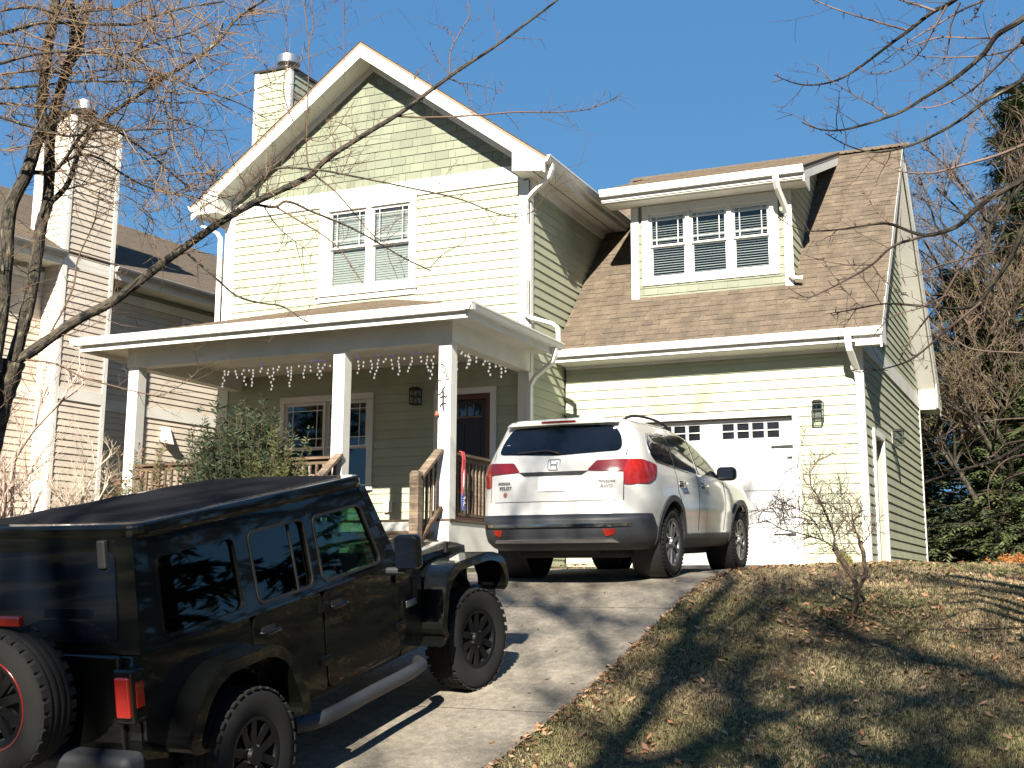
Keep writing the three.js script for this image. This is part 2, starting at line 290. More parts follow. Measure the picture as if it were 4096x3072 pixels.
// ---------- the green house ----------
const house = thing('house', 'light green two-storey house with front gable, covered porch and white garage door', 'house');
{
  const XL = -10.94, XR = -4.9, ZM = 1.47, XC = -7.92, SL = 0.735;
  const roofY = (x) => 8.96 - SL * Math.abs(x - XC);
  const WIN = [[-8.684, -8.022, 4.767, 6.041], [-7.836, -7.174, 4.767, 6.041]], PW = [[-9.465, -8.75, 1.33, 2.69], [-8.62, -7.907, 1.33, 2.69]], DOOR = [-6.5, -5.59, 0.57, 2.72];
  const hole = ([a, b, c, d], m = 0.055) => [[a - m, c - m], [a - m, d + m], [b + m, d + m], [b + m, c - m]];
  // front wall with gable
  const fw = part('front_wall', prism([[XL, -0.4], [XR, -0.4], [XR, 6.36], [XC, 8.58], [XL, 6.36]], ZM - 0.12, ZM - 0.02, FZ, [...WIN.map((w) => hole(w)), ...PW.map((w) => hole(w)), hole(DOOR, 0)]), M.sheath, house);
  sidingWall(fw, { plane: ZM - 0.02, y0: 0.555, y1: 6.185, lo: XL + 0.2, hi: XR - 0.18, holes: [[-8.9, -7.02, 4.5, 6.3], [-9.58, -7.77, 1.15, 2.83], [-6.59, -5.5, 0.4, 2.8]] });
  sub(XL, XL + 0.22, 0.4, 6.185, ZM - 0.02, ZM + 0.012, M.trim, 'corner_board', fw); sub(XR - 0.2, XR, 0.2, 6.185, ZM - 0.02, ZM + 0.012, M.trim, 'corner_board', fw);
  sub(XL, XR - 0.12, 6.187, 6.463, ZM - 0.02, ZM + 0.016, M.trim, 'frieze_board', fw);
  // gable shingles
  const gw = group('gable_wall', house);
  shakes(gw, { plane: ZM - 0.02, x0: -10.8, x1: -5.04, y0: 6.465, y1: 8.6, e: 0.152, wmin: 0.12, wmax: 0.33, cuts: [(p) => 8.58 - SL * (p[0] - XC) - p[1], (p) => 8.58 + SL * (p[0] - XC) - p[1]] });
  for (const s of [-1, 1]) part('rake_frieze', prism([[XC, 8.70], [XC, 8.572], [XC + s * 2.87, 8.572 - SL * 2.87], [XC + s * 3.0, 8.572 - SL * 2.87], [XC + s * 3.0, 8.70 - SL * 3.0]], ZM - 0.02, ZM + 0.03, FZ), M.trim2, gw);
  // window casings and sashes, first floor
  const cas = group('window_casing', house);
  for (const [a, b] of [[-8.92, -8.735], [-7.97, -7.888], [-7.122, -7.0]]) sub(a, b, 4.61, 6.185, ZM - 0.02, ZM + 0.02, M.trim, 'casing_board', cas);
  for (const [a, b] of [[-8.735, -7.97], [-7.888, -7.122]]) { sub(a, b, 6.09, 6.185, ZM - 0.02, ZM + 0.02, M.trim, 'casing_board', cas); }
  sub(-8.735, -7.122, 4.61, 4.715, ZM - 0.02, ZM + 0.018, M.trim, 'casing_board', cas); sub(-8.96, -6.96, 4.57, 4.61, ZM - 0.02, ZM + 0.05, M.trim, 'sill', cas); sub(-8.92, -6.98, 4.47, 4.57, ZM - 0.02, ZM + 0.018, M.trim, 'apron', cas);
  for (const w of WIN) sashWindow(house, w[0], w[1], w[2], w[3], 5.42, ZM - 0.02, { tilt: 1.28, slat: M.blindGrey, muntin: M.blind });
  // porch window pair and casing
  const pc = group('window_casing', house);
  for (const [a, b] of [[-9.602, -9.518], [-8.697, -8.673], [-7.854, -7.746]]) sub(a, b, 1.28, 2.74, ZM - 0.02, ZM + 0.018, M.trim2, 'casing_board', pc);
  sub(-9.602, -7.746, 2.745, 2.85, ZM - 0.02, ZM + 0.02, M.trim2, 'casing_board', pc); sub(-9.63, -7.72, 1.22, 1.275, ZM - 0.02, ZM + 0.05, M.trim2, 'sill', pc);
  for (const w of PW) sashWindow(house, w[0], w[1], w[2], w[3], 1.96, ZM - 0.02, { blinds: false });
  // front door
  const fd = group('front_door', house);
  for (const [a, b, c, d] of [[-6.6, -6.5, 0.57, 2.72], [-5.59, -5.485, 0.57, 2.72], [-6.6, -5.485, 2.722, 2.82]]) sub(a, b, c, d, ZM - 0.02, ZM + 0.02, M.trim2, 'casing_board', fd);
  for (const [a, b, c, d] of [[-6.5, -6.41, 0.57, 2.63], [-5.68, -5.59, 0.57, 2.63], [-6.5, -5.59, 2.632, 2.72]]) sub(a, b, c, d, ZM - 0.1, ZM - 0.01, M.doorWood, 'jamb', fd);
  part('door_leaf', prism(rect(-6.405, -5.685, 0.59, 2.625), ZM - 0.085, ZM - 0.045, FZ, [rect(-6.31, -5.78, 2.37, 2.56).reverse()]), M.doorDark, fd);
  part('pane', bx(-6.31, -5.78, 2.37, 2.56, ZM - 0.07, ZM - 0.066), M.darkGlass, fd);
  for (const x of [-6.18, -6.045, -5.91]) sub(x - 0.008, x + 0.008, 2.37, 2.56, ZM - 0.066, ZM - 0.04, M.deckGrey, 'muntin', fd);
  sub(-6.33, -5.76, 2.335, 2.365, ZM - 0.045, ZM - 0.02, M.deckGrey, 'ledge', fd);
  for (const [a, b] of [[-6.31, -6.07], [-6.02, -5.78]]) sub(a, b, 0.75, 2.2, ZM - 0.045, ZM - 0.037, M.doorDark, 'panel', fd);
  { const g = new THREE.SphereGeometry(0.03, 12, 8); g.translate(-6.35, 1.5, ZM - 0.01); part('knob', g, M.steel, fd); }

  // main side wall towards the garage
  const zroof = (y) => (4.043 - y) / 1.023;
  const sw = part('side_wall', bx(XR - 0.12, XR - 0.02, -0.4, 6.36, -7.6, ZM - 0.12), M.sheath, house);
  sidingWall(sw, { axis: 'x', plane: XR - 0.02, y0: -0.195, y1: 6.06, lo: (y) => (y < 3.95 ? 0.01 : zroof(y) - 0.12), hi: ZM - 0.1 });
  sub(XR - 0.02, XR + 0.012, -0.2, 6.06, ZM - 0.1, ZM + 0.012, M.trim, 'corner_board', sw);
  sub(XR - 0.02, XR + 0.014, 6.062, 6.21, -3, ZM + 0.012, M.trim2, 'frieze_board', sw);
  part('left_wall', bx(XL, XL + 0.1, -0.4, 6.36, -7.6, ZM - 0.12), M.siding[1], house);
  part('rear_wall', prism([[XL, -0.4], [XR, -0.4], [XR, 6.36], [XC, 8.58], [XL, 6.36]], -7.7, -7.6, FZ), M.siding[1], house);
  part('upper_floor', bx(XL + 0.1, XR - 0.12, 3.3, 3.5, -7.6, ZM - 0.12), M.room, house); part('attic_floor', bx(XL + 0.1, XR - 0.12, 6.3, 6.36, -7.6, ZM - 0.12), M.room, house);

  // main roof
  const ZR = 1.93, ZB = -8.1, roof = group('roof', house);
  for (const s of [-1, 1]) {
    const top = (k) => [XC + s * k, 8.96 - SL * k], line = (k, dy) => [XC + s * k, 8.96 - SL * k + dy];
    part('roof_deck', prism([line(0, -0.015), line(3.47, -0.015), line(3.47, -0.075), line(0, -0.075)], ZB, ZR, FZ), M.roofUnder, roof);
    const c = []; for (let k = 3.5, i = 0; k > 0.02; k -= 0.115, i++) { const a = line(k, -0.012), b = line(Math.max(0, k - 0.13), -0.012); c.push(hexa([[a[0], a[1], ZR + 0.015], [a[0], a[1], ZB], [a[0], a[1] + 0.012, ZB], [a[0], a[1] + 0.012, ZR + 0.015], [b[0], b[1], ZR + 0.015], [b[0], b[1], ZB], [b[0], b[1] + 0.003, ZB], [b[0], b[1] + 0.003, ZR + 0.015]].map((p, j, q) => q[s > 0 ? j : [3, 2, 1, 0, 7, 6, 5, 4][j]]))); }
    const cs = part('shingle_course', merge(c), M.roofing[1], roof); cs.userData.kind = 'stuff';
    part('rake_board', prism([line(0, -0.076), line(3.46, -0.076), line(3.46, -0.30), line(0, -0.30)], ZR - 0.03, ZR - 0.002, FZ), M.trim, roof);
    part('rake_soffit', prism([line(0, -0.255), line(2.98, -0.255), line(2.98, -0.27), line(0, -0.27)], ZM + 0.03, ZR - 0.03, FZ), M.soffit, roof);
    part('box_return', prism([[XC + s * 2.89, 6.215], [XC + s * 3.405, 6.215], line(3.405, -0.301), line(2.89, -0.301)], ZR - 0.028, ZR - 0.006, FZ), M.trim, roof);
    part('box_return_side', bx(XC + s * 2.89, XC + s * 2.905, 6.215, 6.53, ZM + 0.04, ZR - 0.03), M.soffit, roof);
    part('fascia', bx(XC + s * 3.405, XC + s * 3.425, 6.21, 6.405, ZB, ZR - 0.03), M.trim2, roof);
    for (const [a, b] of [[2.905, 3.18], [3.205, 3.404]]) part('eave_soffit', bx(XC + s * a, XC + s * b, 6.214, 6.226, ZB, ZR - 0.03), M.soffit, roof);
    part('soffit_vent', bx(XC + s * 3.18, XC + s * 3.205, 6.218, 6.229, ZB, ZR - 0.03), M.vent, roof);
    part('gutter', gutter([XC + s * 3.426, 6.41, ZB], [XC + s * 3.426, 6.41, ZR - 0.01], [s, 0, 0]), M.metalWhite, roof);
  }
  // downspout from the main gutter down the corner onto the porch gutter
  part('downspout', sweep([[-4.42, 6.31, 1.72], [-4.42, 6.22, 1.72], [-4.47, 6.1, 1.7], [-4.8, 5.93, 1.58], [-4.93, 5.83, 1.535], [-4.95, 5.7, 1.53], [-4.95, 4.0, 1.53], [-4.94, 3.92, 1.53], [-4.85, 3.86, 1.56], [-4.45, 3.72, 1.62], [-4.36, 3.65, 1.62], [-4.35, 3.42, 1.62]], [0, 0.25, 1], 0.075, 0.055), M.metalWhite, house);
  part('downspout', sweep([[-11.36, 6.3, 1.7], [-11.36, 6.2, 1.7], [-11.3, 6.08, 1.68], [-11.05, 5.95, 1.58], [-10.99, 5.85, 1.55], [-10.98, 3.9, 1.54]], [0, 0, 1], 0.075, 0.055), M.metalWhite, house);

  // chimney chase on the far side
  const ch = group('chimney', house), cx0 = -11.82, cx1 = -10.96, cz0 = -1.4, cz1 = -0.39;
  part('core', bx(cx0 + 0.02, cx1 - 0.02, -0.3, 9.93, cz0, cz1 - 0.02), M.sheath, ch);
  sidingWall(ch, { plane: cz1 - 0.02, y0: 6.46, y1: 9.9, lo: cx0 + 0.1, hi: cx1 - 0.1 }); sidingWall(ch, { axis: 'x', plane: cx1 - 0.02, y0: 6.46, y1: 9.9, lo: cz0, hi: cz1 - 0.1 });
  sub(cx0, cx0 + 0.1, 6, 9.9, cz1 - 0.02, cz1 + 0.01, M.trim, 'corner_board', ch); sub(cx1 - 0.1, cx1 + 0.01, 6, 9.9, cz1 - 0.02, cz1 + 0.01, M.trim, 'corner_board', ch); sub(cx1 - 0.02, cx1 + 0.012, 6, 9.9, cz1 - 0.1, cz1 - 0.02, M.trim, 'corner_board', ch);
  part('cap', merge([bx(cx0 - 0.03, cx1 + 0.03, 9.9, 9.945, cz0 - 0.03, cz1 + 0.03), bx(cx0 + 0.1, cx1 - 0.1, 9.945, 9.97, cz0 + 0.1, cz1 - 0.1)]), M.iron, ch);
  part('flue_vent', new THREE.LatheGeometry([[0.001, 9.97], [0.15, 9.97], [0.15, 10.13], [0.11, 10.16], [0.11, 10.19], [0.23, 10.19], [0.24, 10.2], [0.24, 10.36], [0.22, 10.375], [0.001, 10.4]].map(([r, y]) => new THREE.Vector2(r, y)), 28).translate(-11.34, 0, -0.85), M.steel, ch);

  // ---------- porch ----------
  const F = 0.57, postM = M.trim2;
  for (const [a, b, lo] of [[-5.07, -4.88, -0.2], [-6.78, -6.59, -0.2], [-10.52, -10.33, -0.3]]) part('porch_post', bx(a, b, lo, 2.998, 4.08, 4.27), postM, house);
  part('wall_pilaster', bx(-5.07, -4.88, F, 2.998, ZM + 0.013, ZM + 0.1), postM, house);
  part('porch_beam', bx(-10.55, -4.86, 3.0, 3.29, 4.07, 4.28), M.trim2, house); part('porch_beam', bx(-5.07, -4.861, 3.0, 3.29, ZM + 0.1, 4.069), M.trim2, house); part('porch_beam', bx(-10.549, -10.34, 3.0, 3.29, ZM + 0.1, 4.069), M.trim2, house);
  part('porch_ceiling', bx(-10.34, -5.07, 3.25, 3.27, ZM, 4.07), M.soffit, house);
  const pr = group('porch_roof', house), pe = 3.40, ex0 = -11.13, ex1 = -4.42, ez = 4.71, apY = 4.41;
  {
    const A = [ex0, pe, ez], B = [ex1, pe, ez], C = [ex1, pe, ZM], Dd = [ex0, pe, ZM], ap0 = [-8.05, apY, ZM], ap1 = [-7.5, apY, ZM];
    const tri = (P) => { const g = new THREE.BufferGeometry(); g.setAttribute('position', new THREE.BufferAttribute(new Float32Array(P.flat()), 3)); g.computeVertexNormals(); return muv(g); };
    part('roof_deck', tri([A, B, ap1, A, ap1, ap0, B, C, ap1, Dd, A, ap0, A, C, B, A, Dd, C, C, Dd, ap0, C, ap0, ap1]), M.roofUnder, pr);
    // shingle courses on the three hips
    const lerp = (p, q, t) => p.map((v, i) => v + (q[i] - v) * t), cs = [];
    for (const [p, q, r, s] of [[A, B, ap1, ap0], [B, C, ap1, ap1], [Dd, A, ap0, ap0]]) { const N = 24; for (let i = 0; i < N; i++) { const t0 = i / N, t1 = Math.min(1, (i + 1.1) / N), a = lerp(p, s, t0), b = lerp(q, r, t0), c = lerp(q, r, t1), d = lerp(p, s, t1), up = (v, k) => [v[0], v[1] + k, v[2]]; cs.push(hexa([up(a, 0.002), up(b, 0.002), up(b, 0.016), up(a, 0.016), up(d, 0.001), up(c, 0.001), up(c, 0.006), up(d, 0.006)])); } }
    part('shingle_course', merge(cs), M.roofing[0], pr).userData.kind = 'stuff';
    part('fascia', bx(ex0, ex1, 3.22, 3.395, ez - 0.02, ez), M.trim2, pr); part('fascia', bx(ex1 - 0.02, ex1, 3.22, 3.395, ZM + 0.02, ez - 0.02), M.trim2, pr); part('fascia', bx(ex0, ex0 + 0.02, 3.22, 3.395, ZM + 0.02, ez - 0.02), M.trim2, pr);
    part('eave_soffit', bx(ex0 + 0.02, ex1 - 0.02, 3.29, 3.30, 4.0, ez - 0.02), M.soffit, pr); part('eave_soffit', bx(-4.86, ex1 - 0.02, 3.288, 3.299, ZM + 0.02, 4.0), M.soffit, pr); part('eave_soffit', bx(ex0 + 0.02, -10.55, 3.288, 3.299, ZM + 0.02, 4.0), M.soffit, pr);
    part('gutter', gutter([ex0 - 0.1, 3.42, ez + 0.001], [ex1 + 0.12, 3.42, ez + 0.001], [0, 0, 1]), M.metalWhite, pr);
    part('gutter', gutter([ex1 + 0.001, 3.42, ZM + 0.03], [ex1 + 0.001, 3.42, ez + 0.12], [1, 0, 0]), M.metalWhite, pr);
    part('gutter', gutter([ex0 - 0.001, 3.42, ZM + 0.03], [ex0 - 0.001, 3.42, ez + 0.12], [-1, 0, 0]), M.metalWhite, pr);
  }
  part('downspout', sweep([[-4.36, 3.32, 1.75], [-4.36, 3.2, 1.75], [-4.4, 3.1, 1.74], [-4.75, 2.9, 1.62], [-4.85, 2.78, 1.58], [-4.86, 2.65, 1.575], [-4.86, 0.1, 1.575]], [0, 0.25, 1], 0.075, 0.055), M.metalWhite, house);
  // deck, skirt, rails, stair
  const dk = group('porch_floor', house);
  for (let z = ZM + 0.02; z < 4.3; z += 0.142) part('deck_board', bx(-10.58, -4.83, F - 0.03, F, z, Math.min(z + 0.138, 4.36)), M.deck, dk);
  part('skirt_board', bx(-4.876, -4.85, -0.35, F - 0.035, ZM + 0.02, 4.3), M.trim, dk); part('skirt_board', bx(-10.56, -4.85, -0.35, F - 0.035, 4.3, 4.325), M.trim, dk);
  const railing = (along, at, a, b, gap) => {
    const r = group('railing', house), m = along === 'x' ? (u0, u1, y0, y1, w) => bx(u0, u1, y0, y1, at - w / 2, at + w / 2) : (u0, u1, y0, y1, w) => bx(at - w / 2, at + w / 2, y0, y1, u0, u1);
    part('top_rail', m(a, b, 1.455, 1.493, 0.14), M.deck, r); part('sub_rail', m(a, b, 1.385, 1.453, 0.038), M.deck, r); part('bottom_rail', m(a, b, 0.63, 0.67, 0.09), M.deck, r);
    for (let u = a + 0.06; u < b - 0.03; u += gap) part('baluster', m(u, u + 0.036, 0.66, 1.39, 0.036), rnd() < 0.5 ? M.deck : M.deckGrey, r);
  };
  railing('z', -4.96, ZM + 0.1, 4.08, 0.118); railing('x', 4.17, -10.33, -6.78, 0.118);
  const st = group('porch_steps', house);
  for (let i = 0; i < 3; i++) { part('tread', bx(-6.58, -5.08, F - 0.17 * (i + 1) - 0.035, F - 0.17 * (i + 1), 4.33 + i * 0.27, 4.33 + (i + 1) * 0.27 + 0.03), M.deck, st); part('riser', bx(-6.58, -5.08, F - 0.17 * (i + 2), F - 0.17 * (i + 1) - 0.036, 4.33 + (i + 1) * 0.27, 4.345 + (i + 1) * 0.27), M.deck, st); }
  for (const x of [-5.03, -6.63]) {
    const nz = 4.93;
    part('newel_post', merge([bx(x - 0.065, x + 0.065, -0.45, 1.13, nz - 0.065, nz + 0.065), hexa([[x - 0.065, 1.13, nz + 0.065], [x + 0.065, 1.13, nz + 0.065], [x + 0.065, 1.13, nz - 0.065], [x - 0.065, 1.13, nz - 0.065], [x - 0.045, 1.165, nz + 0.045], [x + 0.045, 1.165, nz + 0.045], [x + 0.045, 1.165, nz - 0.045], [x - 0.045, 1.165, nz - 0.045]])]), M.deckGrey, st);
    part('handrail', sweep([[x, 1.5, 4.28], [x, 1.06, 4.9]], [1, 0, 0], 0.13, 0.042), M.deckGrey, st); part('stringer', sweep([[x + 0.02, 0.72, 4.3], [x + 0.02, 0.2, 4.95]], [1, 0, 0], 0.09, 0.045), M.deck, st);
    for (let k = 0; k < 4; k++) { const z = 4.38 + k * 0.125, t = (z - 4.28) / 0.62; part('baluster', bx(x - 0.018, x + 0.018, 0.66 - 0.5 * t, 1.47 - 0.44 * t, z - 0.018, z + 0.018), M.deck, st); }
  }
  sub(-7.48, -7.34, 0.85, 1.03, ZM, ZM + 0.05, M.trim2, 'outlet_box', house);
  // house numbers cut from metal, on the right post
  const num = group('house_number', house), wire = (pts, r = 0.007) => tube(pts.map(([a, b]) => V(a, b, 4.278)), pts.map(() => r), 6);
  const ell = (cx, cy, rx, ry, a0 = 0, a1 = 6.2832, n = 20) => Array.from({ length: n + 1 }, (_, i) => { const a = a0 + (a1 - a0) * i / n; return [cx + Math.cos(a) * rx, cy + Math.sin(a) * ry]; });
  const numM = std(lin(0.22, 0.2, 0.16), { roughness: 0.4, metalness: 0.6 });
  part('digit_1', merge([wire([[-5.03, 2.78], [-5.015, 2.79], [-5.015, 2.69]]), wire([[-5.035, 2.69], [-4.995, 2.69]])]), numM, num);
  part('digit_0', wire(ell(-4.985, 2.62, 0.026, 0.052)), numM, num);
  part('digit_6', merge([wire(ell(-4.93, 2.5, 0.025, 0.026)), wire([[-4.955, 2.5], [-4.95, 2.545], [-4.925, 2.572]])]), numM, num);

  // ---------- garage ----------
  const GD = [-3.74, -1.094, 0, 2.31];
  const gf = part('garage_wall', prism(rect(XR + 0.02, -0.02, -0.4, 3.3), -0.12, -0.02, FZ, [rect(GD[0], GD[1], -0.3, GD[3]).reverse()]), M.sheath, house);
  sidingWall(gf, { plane: -0.02, y0: -0.113, y1: 3.262, lo: XR + 0.02, hi: -0.1, holes: [[GD[0] - 0.08, GD[1] + 0.08, -1, GD[3] + 0.08]] });
  sub(-0.1, 0.012, -0.1, 3.262, -0.02, 0.012, M.trim, 'corner_board', gf); sub(XR + 0.02, 0, 3.264, 3.31, -0.02, 0.016, M.trim2, 'frieze_board', gf);
  for (const [a, b, c, d] of [[GD[0] - 0.104, GD[0], -0.02, 2.31], [GD[1], GD[1] + 0.104, -0.02, 2.31], [GD[0] - 0.104, GD[1] + 0.104, 2.312, 2.414]]) sub(a, b, c, d, -0.1, 0.02, M.trim, 'door_trim', gf);
  const gd = group('garage_door', house), dz = -0.1;
  for (let i = 0; i < 4; i++) {
    const y = 0.012 + i * 0.575, H = 0.571, groups = [[-3.51, -2.6], [-2.235, -1.324]], holes = [];
    if (i === 3) for (const [a] of groups) for (let c = 0; c < 4; c++) for (let r = 0; r < 2; r++) holes.push(rect(a + c * 0.2397, a + c * 0.2397 + 0.19, 1.99 + r * 0.13, 1.99 + r * 0.13 + 0.113).reverse());
    const s = part('door_section', prism(rect(GD[0] + 0.005, GD[1] - 0.005, y, y + H), dz - 0.04, dz, FZ, holes), M.doorWhite, gd);
    if (i < 3) for (const [a, b] of [[-3.6, -2.5], [-2.34, -1.235]]) { const n = 5; for (let k = 0; k < n; k++) part('plank', bx(a + k * (b - a) / n + 0.006, a + (k + 1) * (b - a) / n - 0.006, y + 0.004, y + H - 0.004, dz, dz + 0.016), M.doorWhite, s); }
    else for (const h of holes) part('pane', bx(h[0][0] < h[2][0] ? h[0][0] : h[2][0], Math.max(h[0][0], h[2][0]), Math.min(h[0][1], h[2][1]), Math.max(h[0][1], h[2][1]), dz - 0.03, dz - 0.025), M.darkGlass, s);
  }
  const sealM = std(lin(0.16, 0.11, 0.085), { roughness: 0.7 }); for (const [a, b, c, d] of [[GD[0] + 0.001, GD[0] + 0.017, 0.01, 2.29], [GD[1] - 0.017, GD[1] - 0.001, 0.01, 2.29], [GD[0] + 0.001, GD[1] - 0.001, 2.292, 2.309]]) sub(a, b, c, d, dz + 0.001, dz + 0.022, sealM, 'weather_seal', gd);
  sub(GD[0] + 0.01, GD[1] - 0.01, -0.035, 0.011, dz - 0.03, dz + 0.005, M.black, 'bottom_seal', gd);
  for (const y of [1.84, 0.48]) for (const [x, s] of [[GD[1] - 0.01, -1], [GD[0] + 0.01, 1]]) part('hinge_strap', prism([[x, y + 0.022], [x + s * 0.3, y + 0.012], [x + s * 0.33, y + 0.02], [x + s * 0.36, y], [x + s * 0.33, y - 0.02], [x + s * 0.3, y - 0.012], [x, y - 0.022]], dz + 0.012, dz + 0.018, FZ), M.iron, gd);
  for (const x of [-2.49, -2.36]) part('handle', tube([V(x, 1.28, dz + 0.012), V(x, 1.27, dz + 0.045), V(x, 1.1, dz + 0.045), V(x, 1.09, dz + 0.012)], [0.009, 0.009, 0.009, 0.009], 6), M.iron, gd);
  sub(-1.21, -1.13, 1.66, 1.68, dz + 0.012, dz + 0.03, M.iron, 'latch', gd);

  // garage side wall
  const hiz = (y) => Math.min(-0.1, (4.043 - 0.33 - y) / 1.023), loz = (y) => Math.max(-7.45, -3.58 - (7.705 - 0.33 - y) / 0.933);
  const gs = part('garage_side_wall', prism([[-7.55, -0.4], [-0.12, -0.4], [-0.12, 3.55], [-3.58, 7.35], [-7.55, 3.55]], -0.12, -0.02, FX, [rect(-1.82, -0.9, 0.01, 2.05)]), M.sheath, house);
  sidingWall(gs, { axis: 'x', plane: -0.02, y0: -0.113, y1: 3.3, lo: -7.45, hi: -0.1, holes: [[-1.92, -0.78, -1, 2.13]] });
  sidingWall(gs, { axis: 'x', plane: -0.02, y0: 3.575, y1: 7.3, lo: loz, hi: hiz });
  sub(-0.02, 0.016, 3.302, 3.572, -7.5, 0.0, M.trim2, 'band_board', gs); sub(-0.02, 0.012, -0.1, 3.3, -0.1, -0.021, M.trim, 'corner_board', gs); sub(-0.02, 0.012, -0.1, 3.3, -7.55, -7.45, M.trim, 'corner_board', gs);
  part('garage_rear_wall', bx(XR, -0.12, -0.4, 3.6, -7.55, -7.45), M.siding[1], house);
  const sd = group('side_door', house);
  for (const [a, b, c, d] of [[-1.94, -1.82, 0, 2.05], [-0.9, -0.76, 0, 2.05], [-1.94, -0.76, 2.052, 2.15]]) sub(-0.02, 0.03, c, d, a, b, M.trim, 'casing_board', sd);
  sub(-0.16, -0.1, 0.02, 2.045, -1.815, -0.905, M.doorWhite, 'door_leaf', sd); { const g = new THREE.SphereGeometry(0.032, 12, 8); g.translate(-0.06, 0.9, -0.98); part('knob', g, std(lin(0.2, 0.07, 0.03), { metalness: 0.6, roughness: 0.35 }), sd); } sub(-0.1, -0.085, 1.05, 1.12, -1.0, -0.95, M.steel, 'deadbolt', sd);

  // garage roof
  const gr = group('garage_roof', house), th = Math.atan(1.023), E0 = [0.535, 3.496], RW = 0.38, tot = (0.535 + 3.585) / Math.cos(th);
  const onR = (x, s, h) => [x, E0[1] + s * Math.sin(th) + h * Math.cos(th), E0[0] - s * Math.cos(th) + h * Math.sin(th)];
  const slab = (x0, x1, s0, s1) => hexa([onR(x0, s0, -0.07), onR(x1, s0, -0.07), onR(x1, s0, -0.004), onR(x0, s0, -0.004), onR(x0, s1, -0.07), onR(x1, s1, -0.07), onR(x1, s1, -0.004), onR(x0, s1, -0.004)]);
  const sOf = (z) => (0.535 - z) / Math.cos(th), sd0 = sOf(-0.5), sd1 = sOf(-3.0);
  for (const a of [[XR + 0.02, -3.7, 0, tot], [-1.2, RW, 0, tot], [-3.7, -1.2, 0, sd0], [-3.7, -1.2, sd1, tot]]) part('roof_deck', slab(...a), M.roofUnder, gr);
  part('roof_deck', hexa([[XR, 3.3, -8.1], [RW, 3.3, -8.1], [RW, 7.62, -3.6], [XR, 7.62, -3.6], [XR, 3.4, -8.12], [RW, 3.4, -8.12], [RW, 7.72, -3.58], [XR, 7.72, -3.58]]), M.roofing[1], gr);
  { // individual shingle tabs; the first 300 (lowest courses) singly, the rest joined
    const e = 0.142, rest = [[], [], [], []]; let n = 0, row = 0;
    for (let s = -0.02; s < tot - 0.03; s += e, row++) {
      let x = XR + 0.02 - rr(0, 0.3);
      while (x < RW) {
        const w = rr(0.14, 0.36), a = Math.max(x, XR + 0.02) + 0.0015, b = Math.min(x + w, RW + 0.012) - 0.0015; x += w; if (b - a < 0.03) continue;
        const z = 0.535 - s * Math.cos(th); if (z < -0.44 && b > -3.78 && a < -1.12) { if (a > -3.7 && b < -1.2) continue; if (a < -3.8 || b > -1.1) ; else continue; }
        const s1 = Math.min(s + e + 0.03, tot), t0 = rnd() < 0.45 ? 0.015 : 0.009, t1 = 0.003;
        const g = hexa([onR(a, s, -0.003), onR(b, s, -0.003), onR(b, s, t0), onR(a, s, t0), onR(a, s1, -0.003), onR(b, s1, -0.003), onR(b, s1, t1), onR(a, s1, t1)]);
        const mi = Math.floor(rnd() * 4);
        if (n++ < 300) part('shingle', g, M.roofing[mi], gr); else rest[mi].push(g);
      }
    }
    rest.forEach((a, i) => { if (a.length) part('shingle_field', merge(a), M.roofing[i], gr).userData.kind = 'stuff'; });
    const ridge = []; for (let x = XR + 0.1; x < RW - 0.05; x += 0.16) ridge.push(hexa([[x, 7.63, -3.44], [x + 0.2, 7.63, -3.44], [x + 0.2, 7.64, -3.44], [x, 7.65, -3.44], [x, 7.722, -3.585], [x + 0.2, 7.722, -3.585], [x + 0.2, 7.732, -3.585], [x, 7.745, -3.585]])); part('ridge_cap', merge(ridge), M.roofing[0], gr).userData.kind = 'stuff';
  }
  const rl = (z, dy) => [z, (z > -3.58 ? 4.043 - 1.023 * z : 7.705 - 0.933 * (-3.58 - z)) + dy];
  for (const [z0, z1, s] of [[0.5, -3.58, 1], [-3.58, -8.05, -1]]) {
    part('rake_board', prism([rl(z0, -0.08), rl(z1, -0.08), rl(z1, -0.33), rl(z0, -0.33)], RW - 0.025, RW, FX), M.trim, gr);
    part('rake_trim', prism([rl(z0, -0.01), rl(z1, -0.01), rl(z1, -0.09), rl(z0, -0.09)], RW - 0.01, RW + 0.015, FX), M.trim2, gr);
    part('rake_soffit', prism([rl(z0, -0.27), rl(z1, -0.27), rl(z1, -0.285), rl(z0, -0.285)], -0.01, RW - 0.025, FX), M.soffit, gr);
  }
  part('box_return', prism([[-7.42, 3.31], [-8.02, 3.31], rl(-8.02, -0.3), rl(-7.42, -0.3)], RW - 0.023, RW - 0.002, FX), M.trim, gr); part('box_return', bx(0.0, RW - 0.024, 3.3, 3.75, -8.02, -7.56), M.trim, gr);
  part('box_return', prism([[-0.02, 3.31], [0.42, 3.31], rl(0.42, -0.33), rl(-0.02, -0.33)], RW - 0.023, RW - 0.002, FX), M.trim2, gr);
  part('fascia', bx(XR + 0.02, RW, 3.32, 3.49, 0.44, 0.46), M.trim2, gr); part('eave_soffit', bx(XR + 0.02, RW - 0.026, 3.31, 3.322, -0.02, 0.44), M.soffit, gr);
  part('gutter', gutter([XR + 0.03, 3.51, 0.461], [RW + 0.005, 3.51, 0.461], [0, 0, 1]), M.metalWhite, gr);
  part('gutter', gutter([-4.5, 3.45, -8.13], [RW, 3.45, -8.13], [0, 0, -1]), M.metalWhite, gr);
